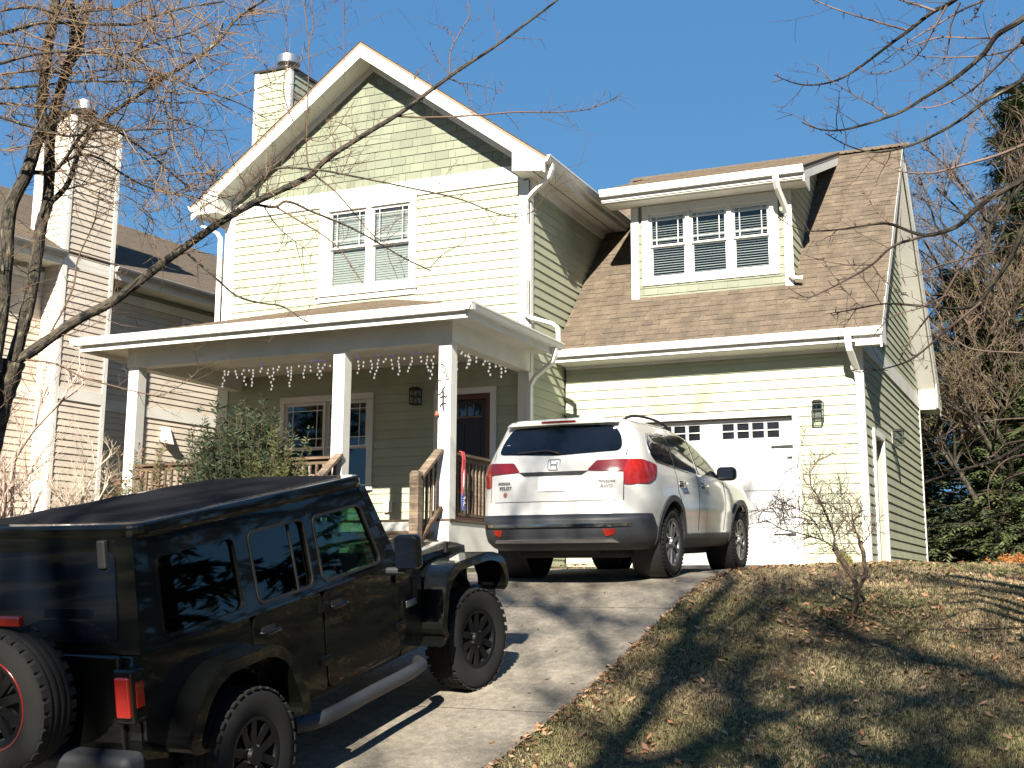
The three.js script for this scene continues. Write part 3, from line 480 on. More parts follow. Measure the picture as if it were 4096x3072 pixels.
  part('downspout', sweep([[-0.11, 3.42, 0.53], [-0.11, 3.3, 0.52], [-0.1, 3.2, 0.48], [-0.065, 2.95, 0.14], [-0.055, 2.85, 0.075], [-0.05, 2.7, 0.06], [-0.05, 0.15, 0.06], [-0.05, 0.06, 0.1], [-0.05, 0.02, 0.22]], [1, 0, 0], 0.09, 0.07), M.metalWhite, house);

  // ---------- dormer ----------
  const ZD = -0.43, dx0 = -3.83, dx1 = -1.07, DW = [[-3.465, -2.91], [-2.745, -2.196], [-2.023, -1.48]];
  const dw = part('dormer_wall', prism(rect(dx0 + 0.02, dx1 - 0.02, 4.42, 6.12), ZD - 0.12, ZD - 0.02, FZ, DW.map(([a, b]) => hole([a, b, 4.87, 5.9]))), M.sheath, house);
  sub(dx0, dx0 + 0.135, 4.42, 6.12, ZD - 0.02, ZD + 0.012, M.trim, 'corner_board', dw); sub(dx1 - 0.135, dx1, 4.42, 6.12, ZD - 0.02, ZD + 0.012, M.trim, 'corner_board', dw);
  shakes(dw, { plane: ZD - 0.02, x0: dx0 + 0.135, x1: dx1 - 0.135, y0: 4.42, y1: 4.7, e: 0.12, wmin: 0.12, wmax: 0.26 });
  shakes(dw, { plane: ZD - 0.02, x0: dx0 + 0.137, x1: -3.632, y0: 4.7, y1: 6.1, e: 0.15 }); shakes(dw, { plane: ZD - 0.02, x0: -1.288, x1: dx1 - 0.137, y0: 4.7, y1: 6.1, e: 0.15 });
  const dc = group('window_casing', house);
  for (const [a, b] of [[-3.63, -3.515], [-2.86, -2.795], [-2.146, -2.073], [-1.43, -1.29]]) sub(a, b, 4.7, 6.1, ZD - 0.02, ZD + 0.02, M.trim, 'casing_board', dc);
  for (const [a, b] of [[-3.515, -2.86], [-2.795, -2.146], [-2.073, -1.43]]) { sub(a, b, 4.7, 4.82, ZD - 0.02, ZD + 0.02, M.trim, 'casing_board', dc); sub(a, b, 5.95, 6.1, ZD - 0.02, ZD + 0.02, M.trim, 'casing_board', dc); }
  for (const [a, b] of DW) sashWindow(house, a, b, 4.87, 5.9, 5.385, ZD - 0.02, { blindDrop: 0.08, tilt: 0.4 });
  const under = (z) => 6.2 + 0.38 * (0.15 - z), zr2 = (y) => (4.043 - y) / 1.023;
  const dsw = part('dormer_side_wall', prism([[ZD - 0.02, 4.4], [ZD - 0.02, 6.3], [-3.5, under(-3.5)], [-3.5, 7.5]], dx1 - 0.12, dx1 - 0.02, FX), M.sheath, house);
  sidingWall(dsw, { axis: 'x', plane: dx1 - 0.02, y0: 4.42, y1: 7.2, lo: (y) => Math.max(-3.45, zr2(y) - 0.08), hi: (y) => Math.min(ZD - 0.02, 0.15 - (y - 6.18) / 0.38) });
  part('dormer_side_wall', prism([[ZD - 0.02, 4.4], [ZD - 0.02, 6.3], [-3.5, under(-3.5)], [-3.5, 7.5]], dx0 + 0.02, dx0 + 0.12, FX), M.siding[1], house);
  const dr = group('dormer_roof', house), tY = (z) => 6.315 + 0.382 * (0.1 - z), q0 = -4.2, q1 = -0.745;
  part('roof_deck', prism([[0.1, tY(0.1) - 0.01], [-3.62, tY(-3.62) - 0.01], [-3.62, tY(-3.62) - 0.08], [0.1, tY(0.1) - 0.08]], q0, q1, FX), M.roofUnder, dr);
  { const c = []; for (let z = 0.13; z > -3.6; z -= 0.133) { const zb = Math.max(z - 0.15, -3.63); c.push(hexa([[q0, tY(z) - 0.009, z], [q1 + 0.012, tY(z) - 0.009, z], [q1 + 0.012, tY(z) + 0.004, z], [q0, tY(z) + 0.004, z], [q0, tY(zb) - 0.009, zb], [q1 + 0.012, tY(zb) - 0.009, zb], [q1 + 0.012, tY(zb) - 0.004, zb], [q0, tY(zb) - 0.004, zb]].map((p, j, q) => q[j]))); } part('shingle_course', merge(c), M.roofing[1], dr).userData.kind = 'stuff'; }
  part('rake_board', prism([[0.05, tY(0.05) - 0.08], [-3.4, tY(-3.4) - 0.08], [-3.4, tY(-3.4) - 0.24], [0.05, tY(0.05) - 0.24]], q1 - 0.03, q1 - 0.005, FX), M.trim2, dr);
  part('box_return', prism([[-0.4, 6.02], [0.05, 6.06], [0.05, tY(0.05) - 0.24], [-0.4, tY(-0.4) - 0.24]], q1 - 0.029, q1 - 0.006, FX), M.trim2, dr);
  part('rake_soffit', prism([[0.03, tY(0.03) - 0.2], [-3.3, tY(-3.3) - 0.2], [-3.3, tY(-3.3) - 0.215], [0.03, tY(0.03) - 0.215]], dx1, q1 - 0.03, FX), M.soffit, dr);
  part('fascia', bx(q0, q1 - 0.03, 6.13, 6.29, 0.03, 0.05), M.trim2, dr); part('eave_soffit', bx(q0, q1 - 0.03, 6.11, 6.122, ZD - 0.02, 0.03), M.soffit, dr);
  part('soffit_vent', bx(q0, q1 - 0.04, 6.108, 6.114, -0.06, -0.04), M.vent, dr);
  part('gutter', gutter([q0, 6.305, 0.051], [q1 - 0.005, 6.305, 0.051], [0, 0, 1]), M.metalWhite, dr);
  part('downspout', sweep([[-1.2, 6.2, 0.11], [-1.2, 6.1, 0.1], [-1.19, 6.0, 0.04], [-1.14, 5.76, -0.28], [-1.12, 5.68, -0.35], [-1.11, 5.55, -0.375], [-1.11, 4.72, -0.375], [-1.09, 4.62, -0.36], [-1.02, 4.57, -0.32], [-0.93, 4.56, -0.29]], [0.7, 0, 0.7], 0.09, 0.065), M.metalWhite, dr);
}
lantern('small metal and glass lantern right of the white garage door', [-0.673, 2.36, 0.012], 0);
lantern('small metal and glass lantern beside the side door of the garage', [0.012, 2.22, -2.95], Math.PI / 2);
lantern('metal lantern on the porch wall between window and front door', [-6.9, 2.72, 1.46], 0);
function smooth(P, n) { const c = new THREE.CatmullRomCurve3(P.map((p) => V(...p)), false, 'centripetal'); return c.getPoints(n); }
const taper = (n, a, b) => Array.from({ length: n }, (_, i) => a + (b - a) * i / (n - 1));
// ---------- ground and driveway ----------
const PZ = [-60, -30, -8, 0, 3.2, 6, 7.2, 8.5, 9.97, 12.9, 16, 19.5, 30, 80], PY = [1.2, 0.4, 0.03, -0.03, -0.08, -0.19, -0.40, -0.74, -1.12, -1.70, -2.08, -2.15, -2.15, -2.15];
function prof(z) {                                                 // smooth run of the slope
  let s = 0, w = 0; for (let k = -4; k <= 4; k++) { const q = z + k * 0.16, g = Math.exp(-k * k / 8); let i = 0; while (i < PZ.length - 2 && q > PZ[i + 1]) i++; const t = Math.max(0, Math.min(1, (q - PZ[i]) / (PZ[i + 1] - PZ[i]))); s += g * (PY[i] + (PY[i + 1] - PY[i]) * t); w += g; } return s / w;
}
const DX0 = -4.25, DX1 = -0.75;
const bump = (x, z) => 0.035 * Math.sin(x * 1.7 + z * 0.6) * Math.sin(z * 1.3 - x * 0.5) + 0.02 * Math.sin(x * 4.1 + 1) * Math.sin(z * 3.3);
function groundY(x, z) {
  const off = x > DX1 ? Math.min(1, (x - DX1) / 0.8) : x < DX0 ? Math.min(1, (DX0 - x) / 0.8) : -1;
  let y = prof(z); if (off >= 0) { y += bump(x, z) * off + 0.02; if (x < DX0 && z > 4) y += 0.35 * Math.min(1, (DX0 - x) / 3) * Math.min(1, (z - 4) / 3); if (z < 0.6 && x > DX1) y += 0.02; if (z < 0.5 && x > -0.2) y -= 0.02 * Math.min(1, (0.5 - z)); }
  return y;
}
{
  const xs = [], zs = []; const push = (a, v) => a.push(v);
  for (let x = -90; x < -12; x += 6) push(xs, x); for (let x = -12; x < -4.5; x += 0.4) push(xs, x); push(xs, DX0 - 0.2); push(xs, DX0 - 0.012); push(xs, DX0 + 0.05); for (let x = -4; x < -1; x += 0.6) push(xs, x); push(xs, DX1 - 0.05); push(xs, DX1 + 0.012);
  for (let x = DX1 + 0.1; x < 5; x += 0.13) push(xs, x); for (let x = 5; x < 12; x += 0.7) push(xs, x); for (let x = 12; x < 95; x += 6) push(xs, x);
  for (let z = -200; z < -12; z += 6) push(zs, z); for (let z = -12; z < -1; z += 0.5) push(zs, z); for (let z = -1; z < 15; z += 0.13) push(zs, z); for (let z = 15; z < 30; z += 0.8) push(zs, z); for (let z = 30; z < 100; z += 6) push(zs, z);
  const pos = [], uv = [], idx = [], W = xs.length;
  for (const z of zs) for (const x of xs) { const on = x > DX0 - 0.001 && x < DX1 + 0.001 && z > -0.2; pos.push(x, on ? prof(z) - 0.08 : groundY(x, z), z); uv.push(x, z); }
  for (let j = 0; j + 1 < zs.length; j++) for (let i = 0; i + 1 < W; i++) { const a = j * W + i; idx.push(a, a + W, a + 1, a + 1, a + W, a + W + 1); }
  const g = new THREE.BufferGeometry(); g.setAttribute('position', new THREE.BufferAttribute(new Float32Array(pos), 3)); g.setAttribute('uv', new THREE.BufferAttribute(new Float32Array(uv), 2)); g.setIndex(idx); g.computeVertexNormals();
  structure('ground', g, std(lin(0.62, 0.58, 0.55), { roughness: 1, map: TX.soil, bumpMap: TX.concreteB, bumpScale: 0.02 }));
  // concrete driveway, slab by slab
  const dm = std(lin(0.36, 0.345, 0.32), { roughness: 0.9, map: TX.concrete, bumpMap: TX.concreteB, bumpScale: 0.004 });
  const drive = new THREE.Group(); drive.name = 'driveway'; drive.userData = { kind: 'structure', label: 'concrete driveway' }; scene.add(drive);
  const cuts = [-0.09, 1.6, 4.6, 7.6, 10.5, 13.5, 16.5, 19.5, 22], xc = [DX0, -2.5, DX1];
  for (let j = 0; j + 1 < cuts.length; j++) for (let i = 0; i < 2; i++) {
    const z0 = cuts[j] + 0.005, z1 = cuts[j + 1] - 0.005, x0 = xc[i] + (i ? 0.004 : 0), x1 = xc[i + 1] - (i ? 0 : 0.004), n = Math.ceil((z1 - z0) / 0.2), p = [], u = [], id = [];
    for (let k = 0; k <= n; k++) { const z = z0 + (z1 - z0) * k / n, y = prof(z), e = k === 0 || k === n ? 0.006 : 0; for (const [x, dy] of [[x0, -0.14], [x0, -0.012 - e], [x0 + 0.012, -e], [x1 - 0.012, -e], [x1, -0.012 - e], [x1, -0.14]]) { p.push(x, y + dy, z); u.push(x, z + (dy < -0.1 ? 0.14 : 0)); } }
    for (let k = 0; k < n; k++) for (let q = 0; q < 5; q++) { const a = k * 6 + q; id.push(a, a + 6, a + 1, a + 1, a + 6, a + 7); }
    const sg = new THREE.BufferGeometry(); sg.setAttribute('position', new THREE.BufferAttribute(new Float32Array(p), 3)); sg.setAttribute('uv', new THREE.BufferAttribute(new Float32Array(u), 2)); sg.setIndex(id); sg.computeVertexNormals();
    part('concrete_slab', sg, dm, drive);
  }
  // short dormant grass: tufts of bent blades
  const blades = soup();
  for (let i = 0; i < 7; i++) { const a = rr(0, 6.28), l = rr(0.025, 0.055), b = rr(0.006, 0.035), ox = rr(-0.02, 0.02), oz = rr(-0.02, 0.02), c = Math.cos(a), s = Math.sin(a), w = 0.0022, o = blades.pos.length / 3; for (const [t, k] of [[0, 1], [0.55, 0.8], [1, 0.05]]) for (const q of [-1, 1]) { blades.pos.push(ox + c * b * t * t - s * w * q * k, l * t * (1 - 0.25 * t), oz + s * b * t * t + c * w * q * k); blades.nor.push(-c * 0.3, 0.9, -s * 0.3); blades.uv.push(q, t); } blades.idx.push(o, o + 1, o + 2, o + 2, o + 1, o + 3, o + 2, o + 3, o + 4, o + 4, o + 3, o + 5); }
  const N = 105000, gm = std(lin(1, 1, 1), { roughness: 0.9, side: THREE.DoubleSide }), inst = new THREE.InstancedMesh(buf(blades), gm, N), mt = new THREE.Matrix4(), q = new THREE.Quaternion(), col = new THREE.Color(); let n = 0;
  const vn = (x, z, s) => vnoise(x + 40, z + 40, [997, 997], s);
  while (n < N) {
    const left = rnd() < 0.06, z = rr(-6, 13.5), x = left ? rr(-9, DX0 - 0.02) : rr(DX1 + 0.02, 3.6); if (!left && z < 0.35 && x < 0.3) continue; if (left && z < 5.2) continue;
    const k = 0.55 * vn(x * 0.9, z * 0.9, 5) + 0.3 * vn(x * 2.7, z * 2.7, 6) + 0.15 * vn(x * 9, z * 9, 8), bare = vn(x * 1.4, z * 1.4, 15) + (Math.hypot(x - 0.97, z - 7.8) < 0.75 ? 0.35 : 0);
    if (bare > 0.78 && rnd() < 0.75) continue;
    const s = rr(0.55, 1.0); q.setFromEuler(new THREE.Euler(rr(-0.3, 0.3), rr(0, 6.28), rr(-0.3, 0.3))); mt.compose(V(x, groundY(x, z) - 0.004, z), q, V(s, s * rr(0.6, 1.15), s)); inst.setMatrixAt(n, mt);
    const gk = Math.max(0, Math.min(1, (k - 0.36) * 2.6)) * rr(0.55, 0.95), b = rr(0.82, 1.22);
    col.setRGB((0.37 - 0.2 * gk) * b, (0.28 - 0.11 * gk) * b, (0.16 - 0.1 * gk) * b); inst.setColorAt(n, col); n++;
  }
  inst.name = 'lawn_grass'; inst.userData = { kind: 'stuff', label: 'short dormant lawn grass, tan with green patches', category: 'grass' }; shade(inst); scene.add(inst);
  // fallen leaves
  const leaf = soup(), P = [[0, 0, 0], [0.35, 0.08, 0.18], [0.3, 0.05, -0.16], [0.62, 0.1, 0.24], [0.6, 0.02, -0.22], [1, 0.16, 0.02]];
  for (const p of P) { leaf.pos.push(p[0] - 0.5, p[1], p[2]); leaf.nor.push(0, 1, 0); leaf.uv.push(p[0], p[2]); } leaf.idx.push(0, 1, 2, 2, 1, 3, 2, 3, 4, 4, 3, 5); const lgeo = buf(leaf); lgeo.computeVertexNormals();
  const spots = [];
  for (let i = 0; i < 1900; i++) spots.push([rr(DX1 - 0.05, 3.3), rr(0.2, 12), rr(0.03, 0.085)]);
  for (let i = 0; i < 700; i++) spots.push([DX1 + Math.abs(rr(-0.22, 0.3)) * rnd() + 0.02, rr(2, 12), rr(0.03, 0.065)]);
  for (let i = 0; i < 420; i++) { const a = rr(0, 6.28), r = rr(0, 1) * 0.8; spots.push([0.97 + Math.cos(a) * r, 7.9 + Math.sin(a) * r, rr(0.03, 0.07)]); }
  for (let i = 0; i < 420; i++) spots.push([rr(-1.0, 0.6), rr(0.05, 0.4), rr(0.03, 0.08)]);
  for (let i = 0; i < 300; i++) spots.push([rr(0.1, 0.5), rr(-7, 0), rr(0.03, 0.07)]);
  for (let i = 0; i < 90; i++) spots.push([rr(DX0, DX1), rr(1, 12), rr(0.03, 0.06)]);
  for (let i = 0; i < 160; i++) spots.push([rr(-4.7, -3.6), rr(0.1, 1.4), rr(0.03, 0.07)]);
  const li = new THREE.InstancedMesh(lgeo, std(lin(1, 1, 1), { roughness: 0.8, side: THREE.DoubleSide }), spots.length);
  spots.forEach(([x, z, s], i) => { q.setFromEuler(new THREE.Euler(rr(-0.5, 0.5), rr(0, 6.28), rr(-0.5, 0.5))); const on = x < DX1 && x > DX0; mt.compose(V(x, (on ? prof(z) + 0.004 : groundY(x, z) + rr(0.01, 0.035)), z), q, V(s, s * rr(0.6, 1.8), s)); li.setMatrixAt(i, mt); const k = rnd(); col.setRGB(...(k < 0.3 ? [0.25, 0.11, 0.045] : k < 0.7 ? [0.33, 0.2, 0.11] : [0.18, 0.09, 0.05])).multiplyScalar(rr(0.6, 1.35)); li.setColorAt(i, col); });
  li.name = 'fallen_leaves'; li.userData = { kind: 'stuff', label: 'dry orange brown leaves scattered over the lawn', category: 'leaves' }; shade(li); scene.add(li);
}
// ---------- beige neighbouring house ----------
const beige = [0.95, 1, 1.05].map((k) => painted(0.6 * k, 0.52 * k, 0.425 * k)), nbTrim = painted(0.72, 0.69, 0.62);
{
  const nb = thing('house', 'beige sided house with tall chimney behind the bare tree', 'house', [0, 0, 0]);
  nb.rotation.y = -0.09; nb.position.copy(V(-14, 0, 2.26).sub(V(-14, 0, 2.26).applyAxisAngle(V(0, 1, 0), -0.09)));
  const X = -14.5, ZF = 9, ZK = -9, yE = 5.35;
  const w = part('side_wall', bx(X - 0.12, X - 0.02, -1, 5.5, ZK, ZF), M.sheath, nb);
  const wins = [[-2.15, -1.45, 4.3, 5.1], [3.3, 5.0, 3.9, 5.1], [3.4, 5.2, 0.9, 2.4]];
  sidingWall(w, { axis: 'x', plane: X - 0.02, y0: -0.6, y1: 3.0, e: 0.125, lo: ZK, hi: ZF, mats: beige, holes: [[3.3, 5.3, 0.8, 2.5]] });
  sidingWall(w, { axis: 'x', plane: X - 0.02, y0: 3.22, y1: 5.3, e: 0.125, lo: ZK, hi: ZF, mats: beige, holes: [[-2.25, -1.35, 4.2, 5.2], [3.2, 5.1, 3.8, 5.2]] });
  sub(X - 0.02, X + 0.014, 3.0, 3.22, ZK, ZF, nbTrim, 'band_board', w); sub(X - 0.02, X + 0.014, 5.22, 5.4, ZK, ZF, nbTrim, 'frieze_board', w);
  for (const [a, b, c, d] of wins) {
    const g = group('window', nb); for (const [p, q, r, s] of [[a - 0.1, a, c - 0.1, d + 0.1], [b, b + 0.1, c - 0.1, d + 0.1], [a, b, c - 0.1, c], [a, b, d, d + 0.1], [(a + b) / 2 - 0.02, (a + b) / 2 + 0.02, c, d]].slice(0, b - a > 1 ? 5 : 4)) sub(X - 0.02, X + 0.03, r, s, p, q, nbTrim, 'frame', g);
    sub(X - 0.03, X - 0.01, c, d, a, b, M.darkGlass, 'pane', g);
  }
  part('dryer_vent', hexa([[X, 2.55, -0.95], [X + 0.14, 2.5, -0.95], [X + 0.14, 2.5, -1.2], [X, 2.55, -1.2], [X, 2.85, -0.97], [X + 0.03, 2.85, -0.97], [X + 0.03, 2.85, -1.18], [X, 2.85, -1.18]]), nbTrim, nb);
  // roof
  const rf = group('roof', nb), e0 = X + 0.5, rx = -18.2, ry = 8.15, sl = (ry - 5.78) / (e0 - rx);
  part('roof_deck', prism([[e0, 5.7], [e0, 5.78], [rx, ry], [rx, ry - 0.08]], ZK - 0.4, ZF + 0.4, FZ), M.roofUnder, rf);
  const cs = [[], []]; let i = 0; for (let x = e0 + 0.02; x > rx; x -= 0.12, i++) { const y = 5.78 + (e0 - x) * sl; cs[i % 2].push(hexa([[x, y - 0.002, ZF + 0.4], [x, y - 0.002, ZK - 0.4], [x, y + 0.016, ZK - 0.4], [x, y + 0.016, ZF + 0.4], [x - 0.14, y + 0.14 * sl - 0.002, ZF + 0.4], [x - 0.14, y + 0.14 * sl - 0.002, ZK - 0.4], [x - 0.14, y + 0.14 * sl + 0.003, ZK - 0.4], [x - 0.14, y + 0.14 * sl + 0.003, ZF + 0.4]])); }
  cs.forEach((c, k) => { part('shingle_course', merge(c), M.roofing[k * 2], rf).userData.kind = 'stuff'; });
  part('fascia', bx(e0 - 0.02, e0, 5.5, 5.7, ZK - 0.4, ZF + 0.4), nbTrim, rf); part('eave_soffit', bx(X, e0 - 0.02, 5.5, 5.515, ZK - 0.4, ZF + 0.4), nbTrim, rf);
  part('gutter', gutter([e0 + 0.001, 5.74, ZK - 0.4], [e0 + 0.001, 5.74, 1.02], [1, 0, 0]), std(lin(0.3, 0.29, 0.27), { roughness: 0.5 }), rf); part('gutter', gutter([e0 + 0.001, 5.74, 2.25], [e0 + 0.001, 5.74, ZF + 0.4], [1, 0, 0]), std(lin(0.3, 0.29, 0.27), { roughness: 0.5 }), rf);
  part('left_half', prism([[X - 0.12, -1], [X - 0.12, 5.5], [rx, ry - 0.1], [-22, 5.5], [-22, -1]], ZK, ZF, FZ), beige[1], nb);
  // chimney chase
  const ch = group('chimney', nb), x0 = X, x1 = -14.0, z0 = 1.04, z1 = 2.26, top = 8.5, k0 = -14.95;
  part('core', merge([bx(k0 + 0.02, x1 - 0.02, 5.6, top, z0 + 0.02, z1 - 0.02), bx(x0, x1 - 0.02, -1, 5.6, z0 + 0.02, z1 - 0.02)]), M.sheath, ch);
  sidingWall(ch, { axis: 'x', plane: x1 - 0.02, y0: -0.6, y1: 3.0, e: 0.125, lo: z0 + 0.09, hi: z1 - 0.09, mats: beige }); sidingWall(ch, { axis: 'x', plane: x1 - 0.02, y0: 3.22, y1: top, e: 0.125, lo: z0 + 0.09, hi: z1 - 0.09, mats: beige });
  sidingWall(ch, { plane: z1 - 0.02, y0: -0.6, y1: 5.6, e: 0.125, lo: x0, hi: x1 - 0.1, mats: beige }); sidingWall(ch, { plane: z1 - 0.02, y0: 5.6, y1: top, e: 0.125, lo: k0 + 0.1, hi: x1 - 0.1, mats: beige });
  sub(x1 - 0.1, x1 + 0.01, -0.6, top, z1 - 0.02, z1 + 0.01, nbTrim, 'corner_board', ch); sub(x1 - 0.02, x1 + 0.012, -0.6, top, z1 - 0.09, z1 - 0.021, nbTrim, 'corner_board', ch); sub(x1 - 0.02, x1 + 0.012, -0.6, top, z0, z0 + 0.09, nbTrim, 'corner_board', ch); sub(k0, k0 + 0.1, 5.6, top, z1 - 0.02, z1 + 0.01, nbTrim, 'corner_board', ch);
  sub(x1 - 0.02, x1 + 0.013, 3.0, 3.22, z0 + 0.09, z1 - 0.09, nbTrim, 'band_board', ch);
  part('cap', bx(k0 - 0.03, x1 + 0.03, top, top + 0.04, z0 - 0.03, z1 + 0.03), M.iron, ch);
  part('flue_vent', new THREE.LatheGeometry([[0.001, 0], [0.13, 0], [0.13, 0.17], [0.1, 0.2], [0.1, 0.23], [0.23, 0.23], [0.24, 0.25], [0.24, 0.42], [0.2, 0.45], [0.001, 0.47]].map(([r, y]) => new THREE.Vector2(r, y)), 26).translate(-14.45, top + 0.04, 1.6), M.steel, ch);
}
// ---------- cars ----------
const { Brush, Evaluator, SUBTRACTION } = await import('three-bvh-csg');
const CM = {
  white: phys(lin(0.46, 0.45, 0.425), { roughness: 0.35, clearcoat: 1, clearcoatRoughness: 0.04 }),
  dark: phys(lin(0.003, 0.0033, 0.0027), { roughness: 0.4, specularIntensity: 0.2, clearcoat: 0.75, clearcoatRoughness: 0.03 }),
  clad: std(lin(0.022, 0.024, 0.028), { roughness: 0.55, bumpMap: TX.granuleB, bumpScale: 0.0006 }),
  rubber: phys(lin(0.014, 0.0135, 0.013), { roughness: 0.9, specularIntensity: 0.4 }), seal: std(lin(0.008, 0.008, 0.008), { roughness: 0.7 }),
  chrome: std(lin(0.75, 0.75, 0.76), { roughness: 0.12, metalness: 1 }), satin: std(lin(0.5, 0.5, 0.52), { roughness: 0.35, metalness: 1 }),
  alloy: std(lin(0.17, 0.17, 0.175), { roughness: 0.38, metalness: 0.85 }), alloyDark: std(lin(0.03, 0.03, 0.032), { roughness: 0.5 }), blackAlloy: phys(lin(0.004, 0.004, 0.0045), { roughness: 0.5, specularIntensity: 0.5 }),
  privacy: phys(lin(0.004, 0.006, 0.01), { roughness: 0.03, specularIntensity: 0.75 }), tint: phys(lin(0.45, 0.6, 0.52), { roughness: 0.02, transmission: 1, thickness: 0 }), smoke: phys(lin(0.07, 0.075, 0.075), { roughness: 0.02, transmission: 1, thickness: 0 }),
  red: phys(lin(0.24, 0.01, 0.006), { roughness: 0.15, clearcoat: 1 }), redDark: phys(lin(0.13, 0.006, 0.004), { roughness: 0.2, clearcoat: 1 }), fabric: phys(lin(0.005, 0.005, 0.007), { roughness: 0.95, specularIntensity: 0.3, bumpMap: TX.cloth, bumpScale: 0.0008 }),
  seat: std(lin(0.03, 0.03, 0.032), { roughness: 0.8 }), plate: std(lin(0.68, 0.66, 0.7), { roughness: 0.5 }), letter: std(lin(0.1, 0.1, 0.11), { roughness: 0.3, metalness: 0.7 }),
};
function wheel(parent, x, y, z, R, W, style, name = 'wheel') {
  const s = Math.sign(x) || 1, g = group(name, parent); g.position.set(x, y, z); g.rotation.y = s > 0 ? 0 : Math.PI;
  const rim = style === 'suv' ? 0.255 : 0.228, h = W / 2, P = (a) => a.map(([r, q]) => new THREE.Vector2(r, q));
  const t = new THREE.LatheGeometry(P([[rim - 0.01, -h * 0.75], [rim + 0.012, -h * 0.92], [rim + (R - rim) * 0.5, -h], [R - 0.035, -h * 0.94], [R - 0.012, -h * 0.82], [R - 0.001, -h * 0.6], ...[-0.42, -0.05, 0.33].flatMap((k) => [[R, (k - 0.02) * h], [R - 0.009, k * h], [R - 0.009, (k + 0.09) * h], [R, (k + 0.11) * h]]), [R - 0.001, h * 0.6], [R - 0.012, h * 0.82], [R - 0.035, h * 0.94], [rim + (R - rim) * 0.5, h], [rim + 0.012, h * 0.92], [rim - 0.01, h * 0.75]]), 56); t.rotateZ(-Math.PI / 2); part('tyre', t, CM.rubber, g);
  const lugs = []; const nl = style === 'suv' ? 46 : 34; for (let i = 0; i < nl; i++) for (const q of [-1, 1]) { const a = (i + (q > 0 ? 0.5 : 0)) / nl * 6.2832, b = new THREE.BoxGeometry(h * 0.36, 0.012, style === 'suv' ? 0.03 : 0.045); b.translate(q * h * 0.78, R - 0.008, 0); b.rotateX(a); lugs.push(b); } part('tread_blocks', merge(lugs.map((b) => muv(b))), CM.rubber, g).userData.kind = 'stuff';
  const r = new THREE.LatheGeometry(P([[0.001, -h * 0.2], [rim * 0.8, -h * 0.25], [rim - 0.015, h * 0.2], [rim - 0.012, h * 0.74], [rim + 0.008, h * 0.8], [rim + 0.008, h * 0.9], [rim - 0.018, h * 0.86], [rim - 0.024, h * 0.7]]), 44); r.rotateZ(-Math.PI / 2); part('rim', r, style === 'suv' ? CM.alloy : CM.blackAlloy, g);
  part('barrel', new THREE.CylinderGeometry(rim - 0.02, rim - 0.02, h * 0.9, 32, 1, true).rotateZ(Math.PI / 2).translate(h * 0.2, 0, 0), CM.alloyDark, g);
  const sp = [], n = 5; for (let i = 0; i < n; i++) for (const q of style === 'suv' ? [-1, 1] : [-1, 1]) { const a = i / n * 6.2832, w = style === 'suv' ? 0.021 : 0.026, o = q * (style === 'suv' ? 0.028 : 0.022), oe = q * (style === 'suv' ? 0.07 : 0.06); const f = h * 0.74, b = hexa([[f - 0.03, 0.05, o - w], [f, 0.05, o - w], [f, 0.05, o + w], [f - 0.03, 0.05, o + w], [f - 0.02, rim - 0.015, oe - w], [f + 0.012, rim - 0.015, oe - w], [f + 0.012, rim - 0.015, oe + w], [f - 0.02, rim - 0.015, oe + w]]); b.rotateX(a + 0.2); sp.push(b); }
  part('spokes', merge(sp), style === 'suv' ? CM.alloy : CM.blackAlloy, g);
  part('hub_cap', new THREE.CylinderGeometry(0.055, 0.075, 0.05, 20).rotateZ(-Math.PI / 2).translate(h * 0.72, 0, 0), style === 'suv' ? CM.alloy : CM.blackAlloy, g);
  const nuts = []; for (let i = 0; i < 5; i++) { const c = new THREE.CylinderGeometry(0.011, 0.011, 0.02, 8).rotateZ(Math.PI / 2); c.translate(h * 0.76, 0.058, 0); c.rotateX((i + 0.5) / 5 * 6.2832); nuts.push(muv(c)); } part('lug_nuts', merge(nuts), CM.satin, g);
  part('brake_disc', new THREE.CylinderGeometry(0.16, 0.16, 0.02, 28).rotateZ(Math.PI / 2).translate(-h * 0.05, 0, 0), CM.satin, g);
  return g;
}
const roundPoly = (pts, r, n = 5) => pts.flatMap((p, i) => { const a = pts[(i + pts.length - 1) % pts.length], b = pts[(i + 1) % pts.length], va = [a[0] - p[0], a[1] - p[1]], vb = [b[0] - p[0], b[1] - p[1]], la = Math.hypot(...va), lb = Math.hypot(...vb), q = Math.min(r, la * 0.45, lb * 0.45), A = [p[0] + va[0] / la * q, p[1] + va[1] / la * q], B = [p[0] + vb[0] / lb * q, p[1] + vb[1] / lb * q]; return Array.from({ length: n + 1 }, (_, k) => { const t = k / n; return [0, 1].map((j) => (1 - t) * (1 - t) * A[j] + 2 * t * (1 - t) * p[j] + t * t * B[j]); }); });
function subdivide(tris, max) { let out = tris; for (let it = 0; it < 6; it++) { const nx = []; let any = false; for (const t of out) { const [a, b, c] = t, d = (p, q) => Math.hypot(p[0] - q[0], p[1] - q[1]), l = [d(a, b), d(b, c), d(c, a)], m = Math.max(...l); if (m > max) { any = true; const k = l.indexOf(m), [p, q, r] = [[a, b, c], [b, c, a], [c, a, b]][k], h = [(p[0] + q[0]) / 2, (p[1] + q[1]) / 2]; nx.push([p, h, r], [h, q, r]); } else nx.push(t); } out = nx; if (!any) break; } return out; }
